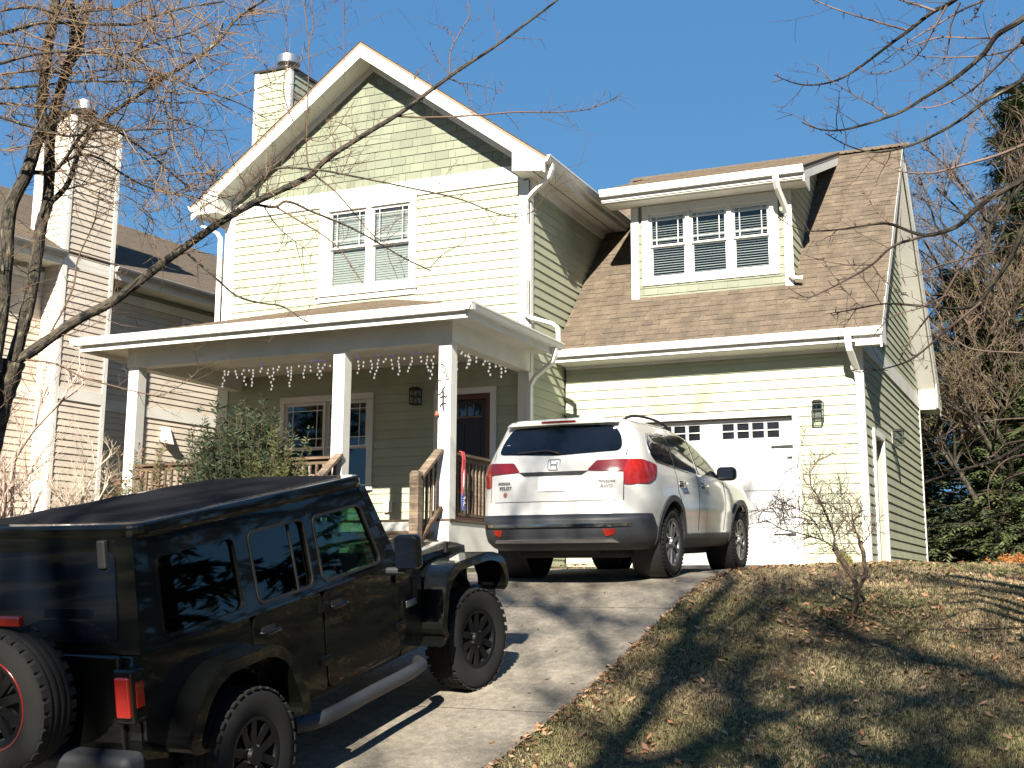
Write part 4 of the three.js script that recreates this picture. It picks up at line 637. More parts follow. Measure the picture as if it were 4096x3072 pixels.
// a curved panel: polygon in (u,v) laid on a surface map(u,v,off) -> [x,y,z]; th = thickness
function panel(poly, map, off, th = 0.012, max = 0.07) {
  const pv = poly.map((p) => new THREE.Vector2(p[0], p[1])); if (THREE.ShapeUtils.area(pv) < 0) pv.reverse();
  const fan = THREE.ShapeUtils.triangulateShape(pv, []).map((f) => f.map((i) => [pv[i].x, pv[i].y])), tris = subdivide(fan, max), pos = [];
  const a = map(pv[0].x, pv[0].y, 0), b = map(pv[0].x, pv[0].y, 0.1);
  for (const t of tris) for (const p of t) pos.push(...map(p[0], p[1], off));
  // rim
  const n = pv.length; for (let i = 0; i < n; i++) { const p = pv[i], q = pv[(i + 1) % n], k = Math.max(1, Math.ceil(p.distanceTo(q) / max)); for (let j = 0; j < k; j++) { const s = p.clone().lerp(q, j / k), e = p.clone().lerp(q, (j + 1) / k), A = map(s.x, s.y, off), B = map(e.x, e.y, off), C = map(s.x, s.y, off - th), D = map(e.x, e.y, off - th); pos.push(...A, ...C, ...B, ...B, ...C, ...D); } }
  const g = new THREE.BufferGeometry(); g.setAttribute('position', new THREE.BufferAttribute(new Float32Array(pos), 3)); g.computeVertexNormals();
  // smooth normals on the face by finite differences
  const nor = g.attributes.normal, cnt = tris.length * 3; let i = 0; const out = V(b[0] - a[0], b[1] - a[1], b[2] - a[2]);
  for (const t of tris) for (const p of t) { const e = 0.01, u0 = V(...map(p[0] - e, p[1], off)), u1 = V(...map(p[0] + e, p[1], off)), v0 = V(...map(p[0], p[1] - e, off)), v1 = V(...map(p[0], p[1] + e, off)), nn = u1.sub(u0).cross(v1.sub(v0)).normalize(); if (nn.dot(out) < 0) nn.negate(); nor.setXYZ(i++, nn.x, nn.y, nn.z); }
  // wind faces along their normals
  const P = g.attributes.position, va = V(), vb = V(), vc = V(), vn = V(); for (let k = 0; k < cnt; k += 3) { va.fromBufferAttribute(P, k); vb.fromBufferAttribute(P, k + 1); vc.fromBufferAttribute(P, k + 2); vn.fromBufferAttribute(nor, k); if (vb.clone().sub(va).cross(vc.clone().sub(va)).dot(vn) < 0) { P.setXYZ(k + 1, vc.x, vc.y, vc.z); P.setXYZ(k + 2, vb.x, vb.y, vb.z); const n1 = V().fromBufferAttribute(nor, k + 1), n2 = V().fromBufferAttribute(nor, k + 2); nor.setXYZ(k + 1, n2.x, n2.y, n2.z); nor.setXYZ(k + 2, n1.x, n1.y, n1.z); } }
  g.setAttribute('uv', new THREE.BufferAttribute(new Float32Array(P.count * 2), 2));
  return g;
}
// ----- white family SUV -----
{
  const suv = thing('suv', 'white family SUV seen from behind, parked at the top of the driveway', 'car', [-2.187, prof(6.014) + 0.002, 6.014]);
  suv.rotation.order = 'YXZ'; suv.rotation.set(2.4 * Math.PI / 180, -1 * Math.PI / 180, 0);
  const T = [[0.31, 0.86, 0.93, -3.6], [0.35, 0.93, 1.03, -3.68], [0.42, 0.955, 1.105, -3.77], [0.55, 0.965, 1.13, -3.8], [0.66, 0.978, 1.13, -3.8], [0.74, 0.99, 1.105, -3.79], [0.85, 0.994, 1.085, -3.76], [0.95, 0.99, 1.075, -3.69], [1.02, 0.985, 1.065, -3.55], [1.06, 0.98, 1.057, -3.3], [1.1, 0.974, 1.045, -2.85], [1.13, 0.966, 1.035, -2.52], [1.16, 0.957, 1.025, -2.38], [1.25, 0.93, 0.99, -2.2], [1.35, 0.895, 0.93, -1.98], [1.45, 0.858, 0.865, -1.74], [1.55, 0.815, 0.8, -1.46], [1.61, 0.78, 0.775, -1.22], [1.66, 0.735, 0.79, -0.97], [1.695, 0.68, 0.8, -0.72], [1.72, 0.6, 0.77, -0.5], [1.74, 0.44, 0.62, -0.25], [1.75, 0.22, 0.3, 0]];
  const at = (y) => { let i = 0; while (i < T.length - 2 && y > T[i + 1][0]) i++; const t = Math.max(0, Math.min(1, (y - T[i][0]) / (T[i + 1][0] - T[i][0]))); return [1, 2, 3].map((k) => T[i][k] + (T[i + 1][k] - T[i][k]) * t); };
  const Pp = 3.2, Qq = 12;
  const ring = (f, y, off = 0) => { const [w, zr, zf] = at(y), c = (zr + zf) / 2, L = (zr - zf) / 2, cs = Math.cos(f), sn = Math.sin(f); return [(w + off) * Math.sign(cs) * Math.pow(Math.abs(cs), 2 / Pp), y, c + (L + off) * Math.sign(sn) * Math.pow(Math.abs(sn), 2 / Qq)]; };
  const side = (s) => (z, y, off) => { const [w, zr, zf] = at(y), c = (zr + zf) / 2, L = (zr - zf) / 2, q = Math.min(0.9999, Math.abs((z - c) / L)); return [s * (w * Math.pow(1 - Math.pow(q, Qq), 1 / Pp) + off), y, z]; };
  const rear = (x, y, off) => { const [w, zr, zf] = at(y), c = (zr + zf) / 2, L = (zr - zf) / 2, q = Math.min(0.9999, Math.abs(x / w)); return [x, y, c + L * Math.pow(1 - Math.pow(q, Pp), 1 / Qq) + off]; };
  // around the rear corner: u runs along x up to 0.78 then on along the side
  const front = (x, y, off) => { const [w, zr, zf] = at(y), c = (zr + zf) / 2, L = (zr - zf) / 2, q = Math.min(0.9999, Math.abs(x / w)); return [x, y, c - L * Math.pow(1 - Math.pow(q, Pp), 1 / Qq) - off]; };
  const shell = (ys, off, nf = 112, f0 = 0, f1 = Math.PI * 2) => {
    const pos = [], idx = [], n = nf + 1; for (const yy of ys) for (let i = 0; i < n; i++) { const f = f0 + (f1 - f0) * i / nf; pos.push(...ring(f, typeof yy === 'function' ? yy(f) : yy, off)); }
    for (let j = 0; j + 1 < ys.length; j++) for (let i = 0; i < nf; i++) { const a = j * n + i; idx.push(a, a + n, a + 1, a + 1, a + n, a + n + 1); }
    const y0 = typeof ys[0] === 'function' ? ys[0](0) : ys[0], b = pos.length / 3; pos.push(0, y0, -1.4); for (let i = 0; i < nf; i++) idx.push(b, i, i + 1);
    const t = pos.length / 3, l = ys[ys.length - 1], yl = typeof l === 'function' ? l(0) : l; pos.push(0, yl, -0.2 * 0 + (yl > 1.7 ? 0.1 : -1.4)); const o = (ys.length - 1) * n; for (let i = 0; i < nf; i++) idx.push(t, o + i + 1, o + i);
    let g = new THREE.BufferGeometry(); g.setAttribute('position', new THREE.BufferAttribute(new Float32Array(pos), 3)); g.setAttribute('uv', new THREE.BufferAttribute(new Float32Array(pos.length / 3 * 2), 2)); g.setIndex(idx); g.computeVertexNormals(); return g;
  };
  const ys = []; for (let i = 0; i + 1 < T.length; i++) for (let k = 0; k < 3; k++) ys.push(T[i][0] + (T[i + 1][0] - T[i][0]) * k / 3); ys.push(T[T.length - 1][0]);
  const ev = new Evaluator(); ev.attributes = ['position', 'uv', 'normal']; ev.useGroups = false;
  const arch = (g) => { let b = new Brush(g, CM.white); b.updateMatrixWorld(); for (const z of [0, -2.82]) for (const s of [-1, 1]) { const c = new Brush(new THREE.CylinderGeometry(0.43, 0.43, 0.6, 48).rotateZ(Math.PI / 2)); c.position.set(s * 0.95, 0.4, z); c.updateMatrixWorld(); b = ev.evaluate(b, c, SUBTRACTION); } return b.geometry; };
  part('body', arch(shell(ys, 0)), CM.white, suv);
  // dark cladding along the bottom, high round the bumper
  const topY = (f) => { const p = ring(f, 0.5); return p[2] > 0.62 ? 0.685 : p[2] > 0.42 ? 0.685 - (0.62 - p[2]) / 0.2 * 0.21 : p[2] < -3.3 ? 0.5 : 0.475; };
  part('cladding', arch(shell([0.305, 0.34, 0.4, ...[0.25, 0.5, 0.75, 1].map((k) => (f) => 0.4 + (topY(f) - 0.4) * k)], 0.012)), CM.clad, suv);
  for (const z of [0, -2.82]) for (const s of [-1, 1]) {
    const p = []; for (let i = 0; i <= 22; i++) { const a = -0.12 + (Math.PI + 0.24) * i / 22; p.push([z + Math.cos(a) * 0.5, 0.4 + Math.sin(a) * 0.49]); } for (let i = 22; i >= 0; i--) { const a = -0.12 + (Math.PI + 0.24) * i / 22; p.push([z + Math.cos(a) * 0.425, 0.4 + Math.sin(a) * 0.425]); }
    part('arch_trim', panel(p, side(s), 0.02, 0.05), CM.clad, suv);
    part('wheel_liner', new THREE.CylinderGeometry(0.424, 0.424, 0.34, 40, 1, true).rotateZ(Math.PI / 2).translate(s * 0.79, 0.4, z), CM.seal, suv);
  }
  // glass
  part('rear_window', panel(roundPoly([[-0.72, 1.345], [0, 1.31], [0.72, 1.345], [0.69, 1.5], [0.6, 1.63], [0, 1.645], [-0.6, 1.63], [-0.69, 1.5]], 0.09), rear, 0.006), CM.privacy, suv);
  for (const s of [-1, 1]) {
    const top = (z) => (z > -0.9 ? 1.575 - 0.05 * Math.pow(Math.max(0, z - 0.1), 2) * 3 : 1.575 - 0.25 * Math.pow(-0.9 - z, 1.6));
    part('window_surround', panel(roundPoly([[0.5, 1.31], [0.42, 1.24], [-0.6, 1.165], [-2.02, 1.14], [-2.1, 1.17], [-1.75, 1.39], [-1.35, 1.555], [-0.8, 1.615], [0, 1.605], [0.38, 1.555], [0.46, 1.46]], 0.05), side(s), 0.006), CM.chrome, suv);
    const W = [['quarter_window', [[0.475, 1.315], [0.405, 1.26], [-0.18, 1.217], [-0.27, 1.57], [0, 1.585], [0.36, 1.54], [0.44, 1.45]]], ['rear_door_window', [[-0.22, 1.21], [-1.0, 1.16], [-1.03, 1.575], [-0.8, 1.595], [-0.31, 1.58]]], ['front_door_window', [[-1.06, 1.158], [-1.98, 1.155], [-1.74, 1.37], [-1.36, 1.535], [-1.09, 1.575]]]];
    for (const [n, p] of W) part(n, panel(roundPoly(p, 0.035), side(s), 0.011), CM.privacy, suv);
    part('door_seam', panel([[-0.98, 1.15], [-1.0, 0.5], [-1.012, 0.5], [-0.992, 1.15]], side(s), 0.002, 0.004), CM.seal, suv);
    part('door_seam', panel([[-0.19, 1.2], [-0.2, 0.95], [-0.36, 0.75], [-0.47, 0.48], [-0.482, 0.48], [-0.372, 0.75], [-0.212, 0.95], [-0.202, 1.2]], side(s), 0.002, 0.004), CM.seal, suv);
    part('door_seam', panel([[-2.06, 1.13], [-2.12, 0.8], [-2.08, 0.5], [-2.092, 0.5], [-2.132, 0.8], [-2.072, 1.13]], side(s), 0.002, 0.004), CM.seal, suv);
    for (const z of [-0.35, -1.18]) { part('door_handle', tube([V(...side(s)(z + 0.11, 1.02, 0.004)), V(...side(s)(z + 0.1, 1.022, 0.035)), V(...side(s)(z - 0.1, 1.03, 0.035)), V(...side(s)(z - 0.11, 1.03, 0.004))], [0.014, 0.015, 0.015, 0.014], 8), CM.chrome, suv); part('handle_cup', panel(roundPoly(rect(z - 0.07, z + 0.07, 0.99, 1.055), 0.03), side(s), 0.002, 0.005), CM.seal, suv); }
    // tail lamp: wraps from the hatch round the corner
    part('tail_light', panel(roundPoly([[s * 0.39, 1.14], [s * 0.48, 1.245], [s * 0.8, 1.255], [s * 0.8, 1.12], [s * 0.62, 1.13]], 0.02), rear, 0.014, 0.03, 0.05), CM.redDark, suv);
    part('tail_light', panel(roundPoly([[s * 0.79, 1.255], [s * 0.915, 1.255], [s * 0.945, 1.18], [s * 0.94, 1.02], [s * 0.86, 0.985], [s * 0.77, 0.985], [s * 0.765, 1.12]], 0.03), rear, 0.016, 0.05, 0.04), CM.red, suv);
    part('tail_light', panel(roundPoly([[0.86, 1.245], [0.6, 1.235], [0.42, 1.2], [0.55, 1.06], [0.7, 1.0], [0.88, 0.995]], 0.03), side(s), 0.013, 0.03, 0.05), CM.red, suv);
    part('reflector', panel(roundPoly([[s * 0.57, 0.53], [s * 0.70, 0.525], [s * 0.68, 0.47], [s * 0.6, 0.45]], 0.01), rear, 0.024, 0.02), CM.red, suv);
    part('roof_rail', tube(smooth([[s * 0.6, 1.7, 0.5], [s * 0.63, 1.755, 0.3], [s * 0.645, 1.775, -0.2], [s * 0.65, 1.74, -0.75], [s * 0.66, 1.68, -1.0]], 18), taper(19, 0.016, 0.016), 8), CM.seal, suv);
    // mirror
    const mg = group('mirror', suv); mg.position.set(s * 1.06, 1.17, -1.9); part('housing', rbx(0.24, 0.17, 0.15, 0.055, 4).translate(s * 0.02, 0.02, 0), CM.dark, mg); part('mirror_glass', bx(s * 0.02 - 0.09, s * 0.02 + 0.09, -0.04, 0.08, 0.074, 0.08), CM.chrome, mg); part('arm', bx(s * -0.15, s * -0.06, -0.05, -0.01, -0.05, 0.03), CM.dark, mg);
    wheel(suv, s * 0.865, 0.376, 0, 0.376, 0.25, 'suv'); wheel(suv, s * 0.865, 0.376, -2.82, 0.376, 0.25, 'suv');
  }
  // spoiler with brake light
  part('spoiler', panel(roundPoly([[-0.66, 1.655], [0.66, 1.655], [0.6, 1.715], [-0.6, 1.715]], 0.02), rear, 0.06, 0.09), CM.white, suv);
  part('brake_light', panel(roundPoly(rect(-0.2, 0.2, 1.672, 1.692), 0.008), rear, 0.066, 0.02), CM.redDark, suv);
  part('hatch_trim', panel(roundPoly([[-0.4, 1.138], [0.4, 1.138], [0.33, 1.098], [-0.33, 1.098]], 0.01), rear, 0.012), CM.seal, suv);
  part('licence_plate', panel(roundPoly(rect(-0.155, 0.155, 0.93, 1.085), 0.012), rear, 0.012, 0.01), CM.plate, suv);
  part('hatch_seam', panel([[-0.7, 0.825], [0.7, 0.825], [0.7, 0.818], [-0.7, 0.818]], rear, 0.002, 0.004), CM.seal, suv);
  for (const s of [-1, 1]) part('hatch_seam', panel([[s * 0.763, 0.82], [s * 0.771, 0.82], [s * 0.771, 1.36], [s * 0.763, 1.36]], rear, 0.002, 0.004), CM.seal, suv);
  part('bumper_strip', panel(roundPoly([[-0.86, 0.585], [0.86, 0.585], [0.84, 0.55], [-0.84, 0.55]], 0.012), rear, 0.034, 0.03), CM.chrome, suv);
  part('lower_valance', panel(roundPoly([[-0.66, 0.425], [0.66, 0.425], [0.72, 0.385], [-0.72, 0.385]], 0.012), rear, 0.03, 0.03), CM.satin, suv);
  part('wiper', tube([V(...rear(0.05, 1.335, 0.03)), V(...rear(-0.1, 1.37, 0.035)), V(...rear(-0.45, 1.352, 0.03))], [0.014, 0.01, 0.008], 6), CM.seal, suv);
  const em = group('emblem', suv), wireR = (pts, r) => tube(pts.map(([x, y]) => V(...rear(x, y, 0.008))), pts.map(() => r), 6);
  part('emblem_frame', wireR(((q) => [...q, q[0]])(roundPoly([[-0.074, 1.268], [0.074, 1.268], [0.06, 1.155], [-0.06, 1.155]], 0.025)), 0.005), CM.chrome, em);
  part('emblem_letter', merge([wireR([[-0.042, 1.252], [-0.033, 1.21], [-0.037, 1.17]], 0.0065), wireR([[0.042, 1.252], [0.033, 1.21], [0.037, 1.17]], 0.0065), wireR([[-0.033, 1.212], [0.033, 1.212]], 0.006)]), CM.chrome, em);
  const { FontLoader } = await import('three/addons/loaders/FontLoader.js'), { TextGeometry } = await import('three/addons/geometries/TextGeometry.js'), font = await new FontLoader().loadAsync('fonts/droid/droid_sans_bold.typeface.json');
  const word = (t, x, y, size, n) => { const g = new TextGeometry(t, { font, size, depth: 0.006, curveSegments: 3 }); g.computeBoundingBox(); const w = g.boundingBox.max.x; g.translate(-w / 2, 0, 0); const p = g.attributes.position; for (let i = 0; i < p.count; i++) { const q = rear(x + p.getX(i) * 1.15, y + p.getY(i), 0.003 + p.getZ(i)); p.setXYZ(i, ...q); } g.computeVertexNormals(); part(n, g, CM.letter, suv); };
  word('PILOT', -0.56, 0.955, 0.036, 'model_badge'); word('HONDA', -0.58, 1.01, 0.028, 'maker_badge'); word('AWD', 0.6, 0.955, 0.036, 'drive_badge'); word('TOURING', 0.6, 1.01, 0.024, 'trim_badge');
  part('sticker', panel(Array.from({ length: 14 }, (_, i) => [-0.56 + Math.cos(i / 14 * 6.28) * 0.025, 0.9 + Math.sin(i / 14 * 6.28) * 0.028]), rear, 0.003, 0.004), std(lin(0.25, 0.08, 0.05)), suv);
  part('antenna', rbx(0.05, 0.05, 0.12, 0.02).translate(-0.05, 1.76, 0.15), CM.seal, suv);
  part('underbody', rbx(1.3, 0.16, 4.0, 0.06).translate(0, 0.3, -1.4), CM.seal, suv);
  part('rear_axle', tube([V(-0.75, 0.33, 0), V(0.75, 0.33, 0)], [0.06, 0.06], 8), CM.seal, suv); part('muffler', rbx(0.55, 0.14, 0.3, 0.06, 3).translate(0.1, 0.33, 0.55), CM.seal, suv);
  // dark interior shapes are hidden by privacy glass
}
// ----- dark off-road car -----
{
  const D = Math.PI / 180, jp = thing('offroad_car', 'boxy black off-road car with dark fabric roof in the foreground of the driveway', 'car', [-2.584, -1.12, 9.961]);
  jp.rotation.order = 'YXZ'; jp.rotation.set(11.125 * D, -0.489 * D, 0);
  const X0 = 0.775, sideMap = (s) => (z, y, d) => [s * (X0 - (y > 1.18 ? 0.085 * (y - 1.18) / 0.66 : 0.02 * Math.max(0, (0.75 - y))) + d), y, z];
  const sp = (poly, d0, d1, s, holes = []) => prism(poly, d0, d1, sideMap(s), holes);
  const arc = (z, r, a0, a1, n = 12, y = 0.42) => Array.from({ length: n + 1 }, (_, i) => { const a = a0 + (a1 - a0) * i / n; return [z + Math.cos(a) * r, y + Math.sin(a) * r]; });
  // tub
  part('tub', prism([[0.62, 0.5], [0.62, 1.15], [0.95, 1.19], [3.74, 1.19], [3.78, 1.1], [3.78, 0.62], [3.5, 0.55], ...arc(3.008, 0.47, 0.25, Math.PI - 0.25, 14), [2.5, 0.5]], -0.745, 0.745, (z, y, d) => [d, y, z]), CM.dark, jp);
  part('floor_pan', bx(-0.6, 0.6, 0.42, 0.56, 0.2, 3.7), CM.seal, jp); part('frame_rails', merge([bx(-0.45, -0.33, 0.42, 0.56, -0.75, 3.8), bx(0.33, 0.45, 0.42, 0.56, -0.75, 3.8)]), CM.seal, jp);
  part('axles', merge([tube([V(-0.75, 0.4, 0), V(0.75, 0.4, 0)], [0.06, 0.06], 8), tube([V(-0.75, 0.4, 3.008), V(0.75, 0.4, 3.008)], [0.06, 0.06], 8)]), CM.seal, jp);
  for (const s of [-1, 1]) {
    // side skin and doors, proud of the tub
    part('rear_quarter', sp([[2.79, 1.185], [3.77, 1.185], [3.77, 0.72], [3.52, 0.6], ...arc(3.008, 0.5, 0.35, 2.62, 14), [2.6, 0.72], [2.74, 0.95]], -0.06, 0.0, s), CM.dark, jp);
    part('front_door', sp(roundPoly([[0.99, 0.52], [1.98, 0.52], [1.98, 1.185], [0.99, 1.185]], 0.07), -0.03, 0.012, s), CM.dark, jp);
    part('rear_door', sp(roundPoly([[2.0, 0.52], [2.5, 0.52], [2.62, 0.8], [2.77, 0.95], [2.77, 1.185], [2.0, 1.185]], 0.06), -0.03, 0.012, s), CM.dark, jp);
    part('cowl_panel', sp([[0.6, 0.5], [0.975, 0.5], [0.975, 1.18], [0.6, 1.12]], -0.06, 0.0, s), CM.dark, jp);
    part('belt_line', sp(rect(0.98, 3.76, 1.186, 1.205), -0.02, 0.016, s), CM.dark, jp);
    // upper side with window openings
    const W = [['front_door_window', [[1.17, 1.245], [1.93, 1.245], [1.93, 1.67], [1.33, 1.67]]], ['rear_door_window', [[2.06, 1.245], [2.66, 1.245], [2.66, 1.675], [2.06, 1.675]]], ['quarter_window', [[2.82, 1.245], [3.56, 1.245], [3.52, 1.68], [2.82, 1.68]]]];
    part('upper_side', sp([[1.0, 1.205], [3.76, 1.205], [3.67, 1.8], [1.26, 1.8]], -0.035, 0, s, W.map(([, p]) => roundPoly(p, 0.06).reverse())), CM.dark, jp);
    W.forEach(([n, p], i) => { part(n, sp(roundPoly(p, 0.06), -0.022, -0.018, s), i === 0 ? CM.tint : CM.smoke, jp); const c = [p.reduce((a, q) => a + q[0], 0) / 4, p.reduce((a, q) => a + q[1], 0) / 4], o = roundPoly(p.map((q) => [c[0] + (q[0] - c[0]) * 1.05, c[1] + (q[1] - c[1]) * 1.08]), 0.07); part('window_seal', sp(o, -0.001, 0.008, s, [roundPoly(p, 0.06).reverse()]), i === 2 ? CM.dark : CM.seal, jp); });
    for (const z of [1.99, 2.715]) part('door_gap', sp(rect(z - 0.006, z + 0.006, 0.55, 1.72), -0.02, 0.002, s), CM.seal, jp);
    part('window_divider', sp(rect(2.2, 2.216, 1.245, 1.675), -0.02, -0.01, s), CM.seal, jp);
    for (const z of [1.82, 2.62]) { part('door_handle', tube([V(...sideMap(s)(z + 0.08, 1.06, 0.01)), V(...sideMap(s)(z + 0.07, 1.06, 0.05)), V(...sideMap(s)(z - 0.07, 1.06, 0.05)), V(...sideMap(s)(z - 0.08, 1.06, 0.01))], [0.013, 0.015, 0.015, 0.013], 8), CM.dark, jp); part('handle_cup', sp(roundPoly(rect(z - 0.075, z + 0.075, 1.03, 1.095), 0.03), 0.011, 0.014, s), CM.seal, jp); }
    for (const z of [0.98, 1.995]) for (const y of [0.72, 1.08]) part('door_hinge', sp(rect(z - 0.05, z + 0.06, y - 0.03, y + 0.03), 0.0, 0.032, s), CM.dark, jp);
    // flares: flat topped arches
    const flare = (z, outer, inner, w) => { const g = prism([...outer, ...inner.slice().reverse()], 0, 1, (u, v, d) => [s * (0.68 + d * (w - 0.68)), v, u]); part('fender_flare', g, CM.dark, jp); part('flare_lip', prism([...outer.map(([a, b]) => [a, b]), ...inner.slice().reverse().map(([a, b]) => [a, b - 0.0])], 0, 1, (u, v, d) => [s * (w + d * 0.012), v - 0.006, u]), CM.dark, jp); };
    flare(0, roundPoly([[-0.66, 0.72], [-0.58, 0.98], [-0.34, 1.06], [0.3, 1.075], [0.5, 0.98], [0.66, 0.55]], 0.12).slice(0, -1).concat([[0.69, 0.5]]), roundPoly([[-0.6, 0.72], [-0.52, 0.93], [-0.3, 1.0], [0.27, 1.01], [0.44, 0.93], [0.58, 0.55]], 0.12).slice(0, -1).concat([[0.6, 0.5]]), 0.935);
    flare(3, roundPoly([[2.42, 0.52], [2.6, 0.93], [2.78, 1.03], [3.3, 1.03], [3.5, 0.9], [3.66, 0.6]], 0.12), roundPoly([[2.5, 0.52], [2.65, 0.88], [2.81, 0.965], [3.26, 0.965], [3.43, 0.85], [3.57, 0.6]], 0.12), 0.935);
    // side step
    part('side_step', tube(smooth([[s * 0.78, 0.4, 0.75], [s * 0.86, 0.4, 0.85], [s * 0.88, 0.4, 1.6], [s * 0.86, 0.4, 2.3], [s * 0.78, 0.4, 2.4]], 16), taper(17, 0.05, 0.05), 10), CM.clad, jp);
    // mirror
    const mg = group('mirror', jp); mg.position.set(s * 0.98, 1.3, 1.12); part('housing', rbx(0.2, 0.26, 0.11, 0.045, 4), CM.dark, mg); part('mirror_glass', bx(-0.08, 0.08, -0.11, 0.11, 0.054, 0.06), CM.privacy, mg); part('arm', rbx(0.2, 0.05, 0.06, 0.02).translate(s * -0.13, -0.14, -0.01), CM.clad, mg);
    part('tail_light', rbx(0.14, 0.3, 0.1, 0.02).translate(s * 0.71, 0.98, 3.81), CM.dark, jp); part('tail_lens', rbx(0.1, 0.22, 0.04, 0.012).translate(s * 0.715, 0.98, 3.86), CM.red, jp); part('tail_side_lens', bx(s * 0.776, s * 0.786, 0.92, 1.06, 3.78, 3.84), CM.red, jp);
    part('hood_latch', rbx(0.03, 0.09, 0.05, 0.01).translate(s * 0.645, 1.13, -0.1), CM.seal, jp);
    { const fw = wheel(jp, s * 0.83, 0.405, 0, 0.405, 0.26, 'jeep'); fw.rotation.y -= 0.17; } wheel(jp, s * 0.8, 0.405, 3.008, 0.405, 0.26, 'jeep');
    part('wheel_liner', prism([...arc(0, 0.52, 0.05, Math.PI - 0.05, 14), ...arc(0, 0.5, 0.05, Math.PI - 0.05, 14).reverse()], 0.5, 0.68, (z, y, d) => [s * d, y + 0.04, z]), CM.seal, jp);
    // bumper wings, headlights
    part('headlight', new THREE.SphereGeometry(0.095, 20, 12).scale(1, 1, 0.4).translate(s * 0.46, 1.0, -0.555), CM.chrome, jp);
    // seats
    const st = rbx(0.48, 0.62, 0.16, 0.07, 3); st.rotateX(-0.2); st.translate(s * 0.37, 1.1, 1.9); part('seat', st, CM.seat, jp); part('headrest', rbx(0.26, 0.19, 0.1, 0.04, 3).translate(s * 0.37, 1.51, 2.0), CM.seat, jp);
  }
  // hood, grille, windshield
  const hoodTop = (x, z) => 1.2 - 0.07 * Math.pow((0.85 - z) / 1.35, 2) - 0.05 * Math.pow(Math.abs(x) / 0.66, 4) + (Math.abs(x) < 0.3 ? 0.018 * Math.cos(x / 0.3 * Math.PI / 2) : 0);
  { const nx = 22, nz = 16, pos = [], idx = [], hw = (z) => 0.69 - 0.09 * (0.85 - z) / 1.35; for (let j = 0; j <= nz; j++) for (let i = 0; i <= nx; i++) { const z = 0.87 - 1.4 * j / nz, x = hw(z) * (i / nx * 2 - 1); pos.push(x, hoodTop(x / hw(z) * 0.66, z), z); } for (let j = 0; j < nz; j++) for (let i = 0; i < nx; i++) { const a = j * (nx + 1) + i; idx.push(a, a + 1, a + nx + 1, a + 1, a + nx + 2, a + nx + 1); }
    for (const e of [0, nx]) { const b = pos.length / 3; for (let j = 0; j <= nz; j++) { const z = 0.87 - 1.4 * j / nz, x = hw(z) * (e ? 1 : -1); pos.push(x, hoodTop(0.66, z), z, x, 0.92, z); } for (let j = 0; j < nz; j++) { const a = b + j * 2; idx.push(a, a + 1, a + 2, a + 2, a + 1, a + 3); } }
    const b = pos.length / 3; for (let i = 0; i <= nx; i++) { const x = hw(-0.53) * (i / nx * 2 - 1); pos.push(x, hoodTop(x / hw(-0.53) * 0.66, -0.53), -0.53, x, 0.7, -0.545); } for (let i = 0; i < nx; i++) { const a = b + i * 2; idx.push(a, a + 2, a + 1, a + 2, a + 3, a + 1); }
    const g = new THREE.BufferGeometry(); g.setAttribute('position', new THREE.BufferAttribute(new Float32Array(pos), 3)); g.setAttribute('uv', new THREE.BufferAttribute(new Float32Array(pos.length / 3 * 2), 2)); g.setIndex(idx); g.computeVertexNormals(); part('hood', g, CM.dark, jp); }
  part('engine_bay', bx(-0.58, 0.58, 0.55, 1.08, -0.52, 0.7), CM.seal, jp);
  for (let i = -3; i <= 3; i++) part('grille_slot', rbx(0.055, 0.3, 0.02, 0.01).translate(i * 0.1, 0.95, -0.55), CM.seal, jp);
  part('front_bumper', rbx(1.5, 0.2, 0.2, 0.05, 3).translate(0, 0.62, -0.7), CM.clad, jp); part('rear_bumper', rbx(1.55, 0.2, 0.18, 0.05, 3).translate(0, 0.58, 3.86), CM.clad, jp);
  for (const s of [-1, 1]) part('windshield_pillar', hexa([[s * 0.77, 1.18, 0.9], [s * 0.77, 1.18, 0.99], [s * 0.7, 1.18, 0.99], [s * 0.7, 1.18, 0.9], [s * 0.7, 1.8, 1.2], [s * 0.7, 1.8, 1.29], [s * 0.63, 1.8, 1.29], [s * 0.63, 1.8, 1.2]].map((p, j, q) => q[s > 0 ? [3, 2, 1, 0, 7, 6, 5, 4][j] : j])), CM.dark, jp);
  part('windshield', hexa([[-0.7, 1.2, 0.925], [0.7, 1.2, 0.925], [0.7, 1.2, 0.93], [-0.7, 1.2, 0.93], [-0.63, 1.76, 1.2], [0.63, 1.76, 1.2], [0.63, 1.76, 1.205], [-0.63, 1.76, 1.205]]), CM.tint, jp);
  part('windshield_header', rbx(1.36, 0.09, 0.12, 0.03).translate(0, 1.79, 1.26), CM.dark, jp);
  part('dashboard', rbx(1.4, 0.22, 0.3, 0.08, 3).translate(0, 1.16, 1.05), CM.seat, jp);
  part('steering_wheel', new THREE.TorusGeometry(0.18, 0.018, 8, 28).rotateX(-0.45).translate(-0.37, 1.2, 1.35), CM.seat, jp); part('rear_bench', rbx(1.25, 0.6, 0.16, 0.06).translate(0, 1.08, 2.85), CM.seat, jp); part('rear_mirror', rbx(0.22, 0.06, 0.03, 0.012).translate(0, 1.66, 1.28), CM.seat, jp);
  // roof: body coloured rails round a black fabric panel
  const roofP = roundPoly([[-0.7, 1.25], [0.7, 1.25], [0.7, 3.66], [-0.7, 3.66]], 0.09);
  { const s = new THREE.Shape(roofP.map((p) => new THREE.Vector2(p[0], p[1]))), g = new THREE.ExtrudeGeometry(s, { depth: 0.02, bevelEnabled: true, bevelThickness: 0.035, bevelSize: 0.02, bevelSegments: 4, curveSegments: 6 }); g.rotateX(Math.PI / 2); g.translate(0, 1.855, 0); part('roof_rails', g, CM.dark, jp); }
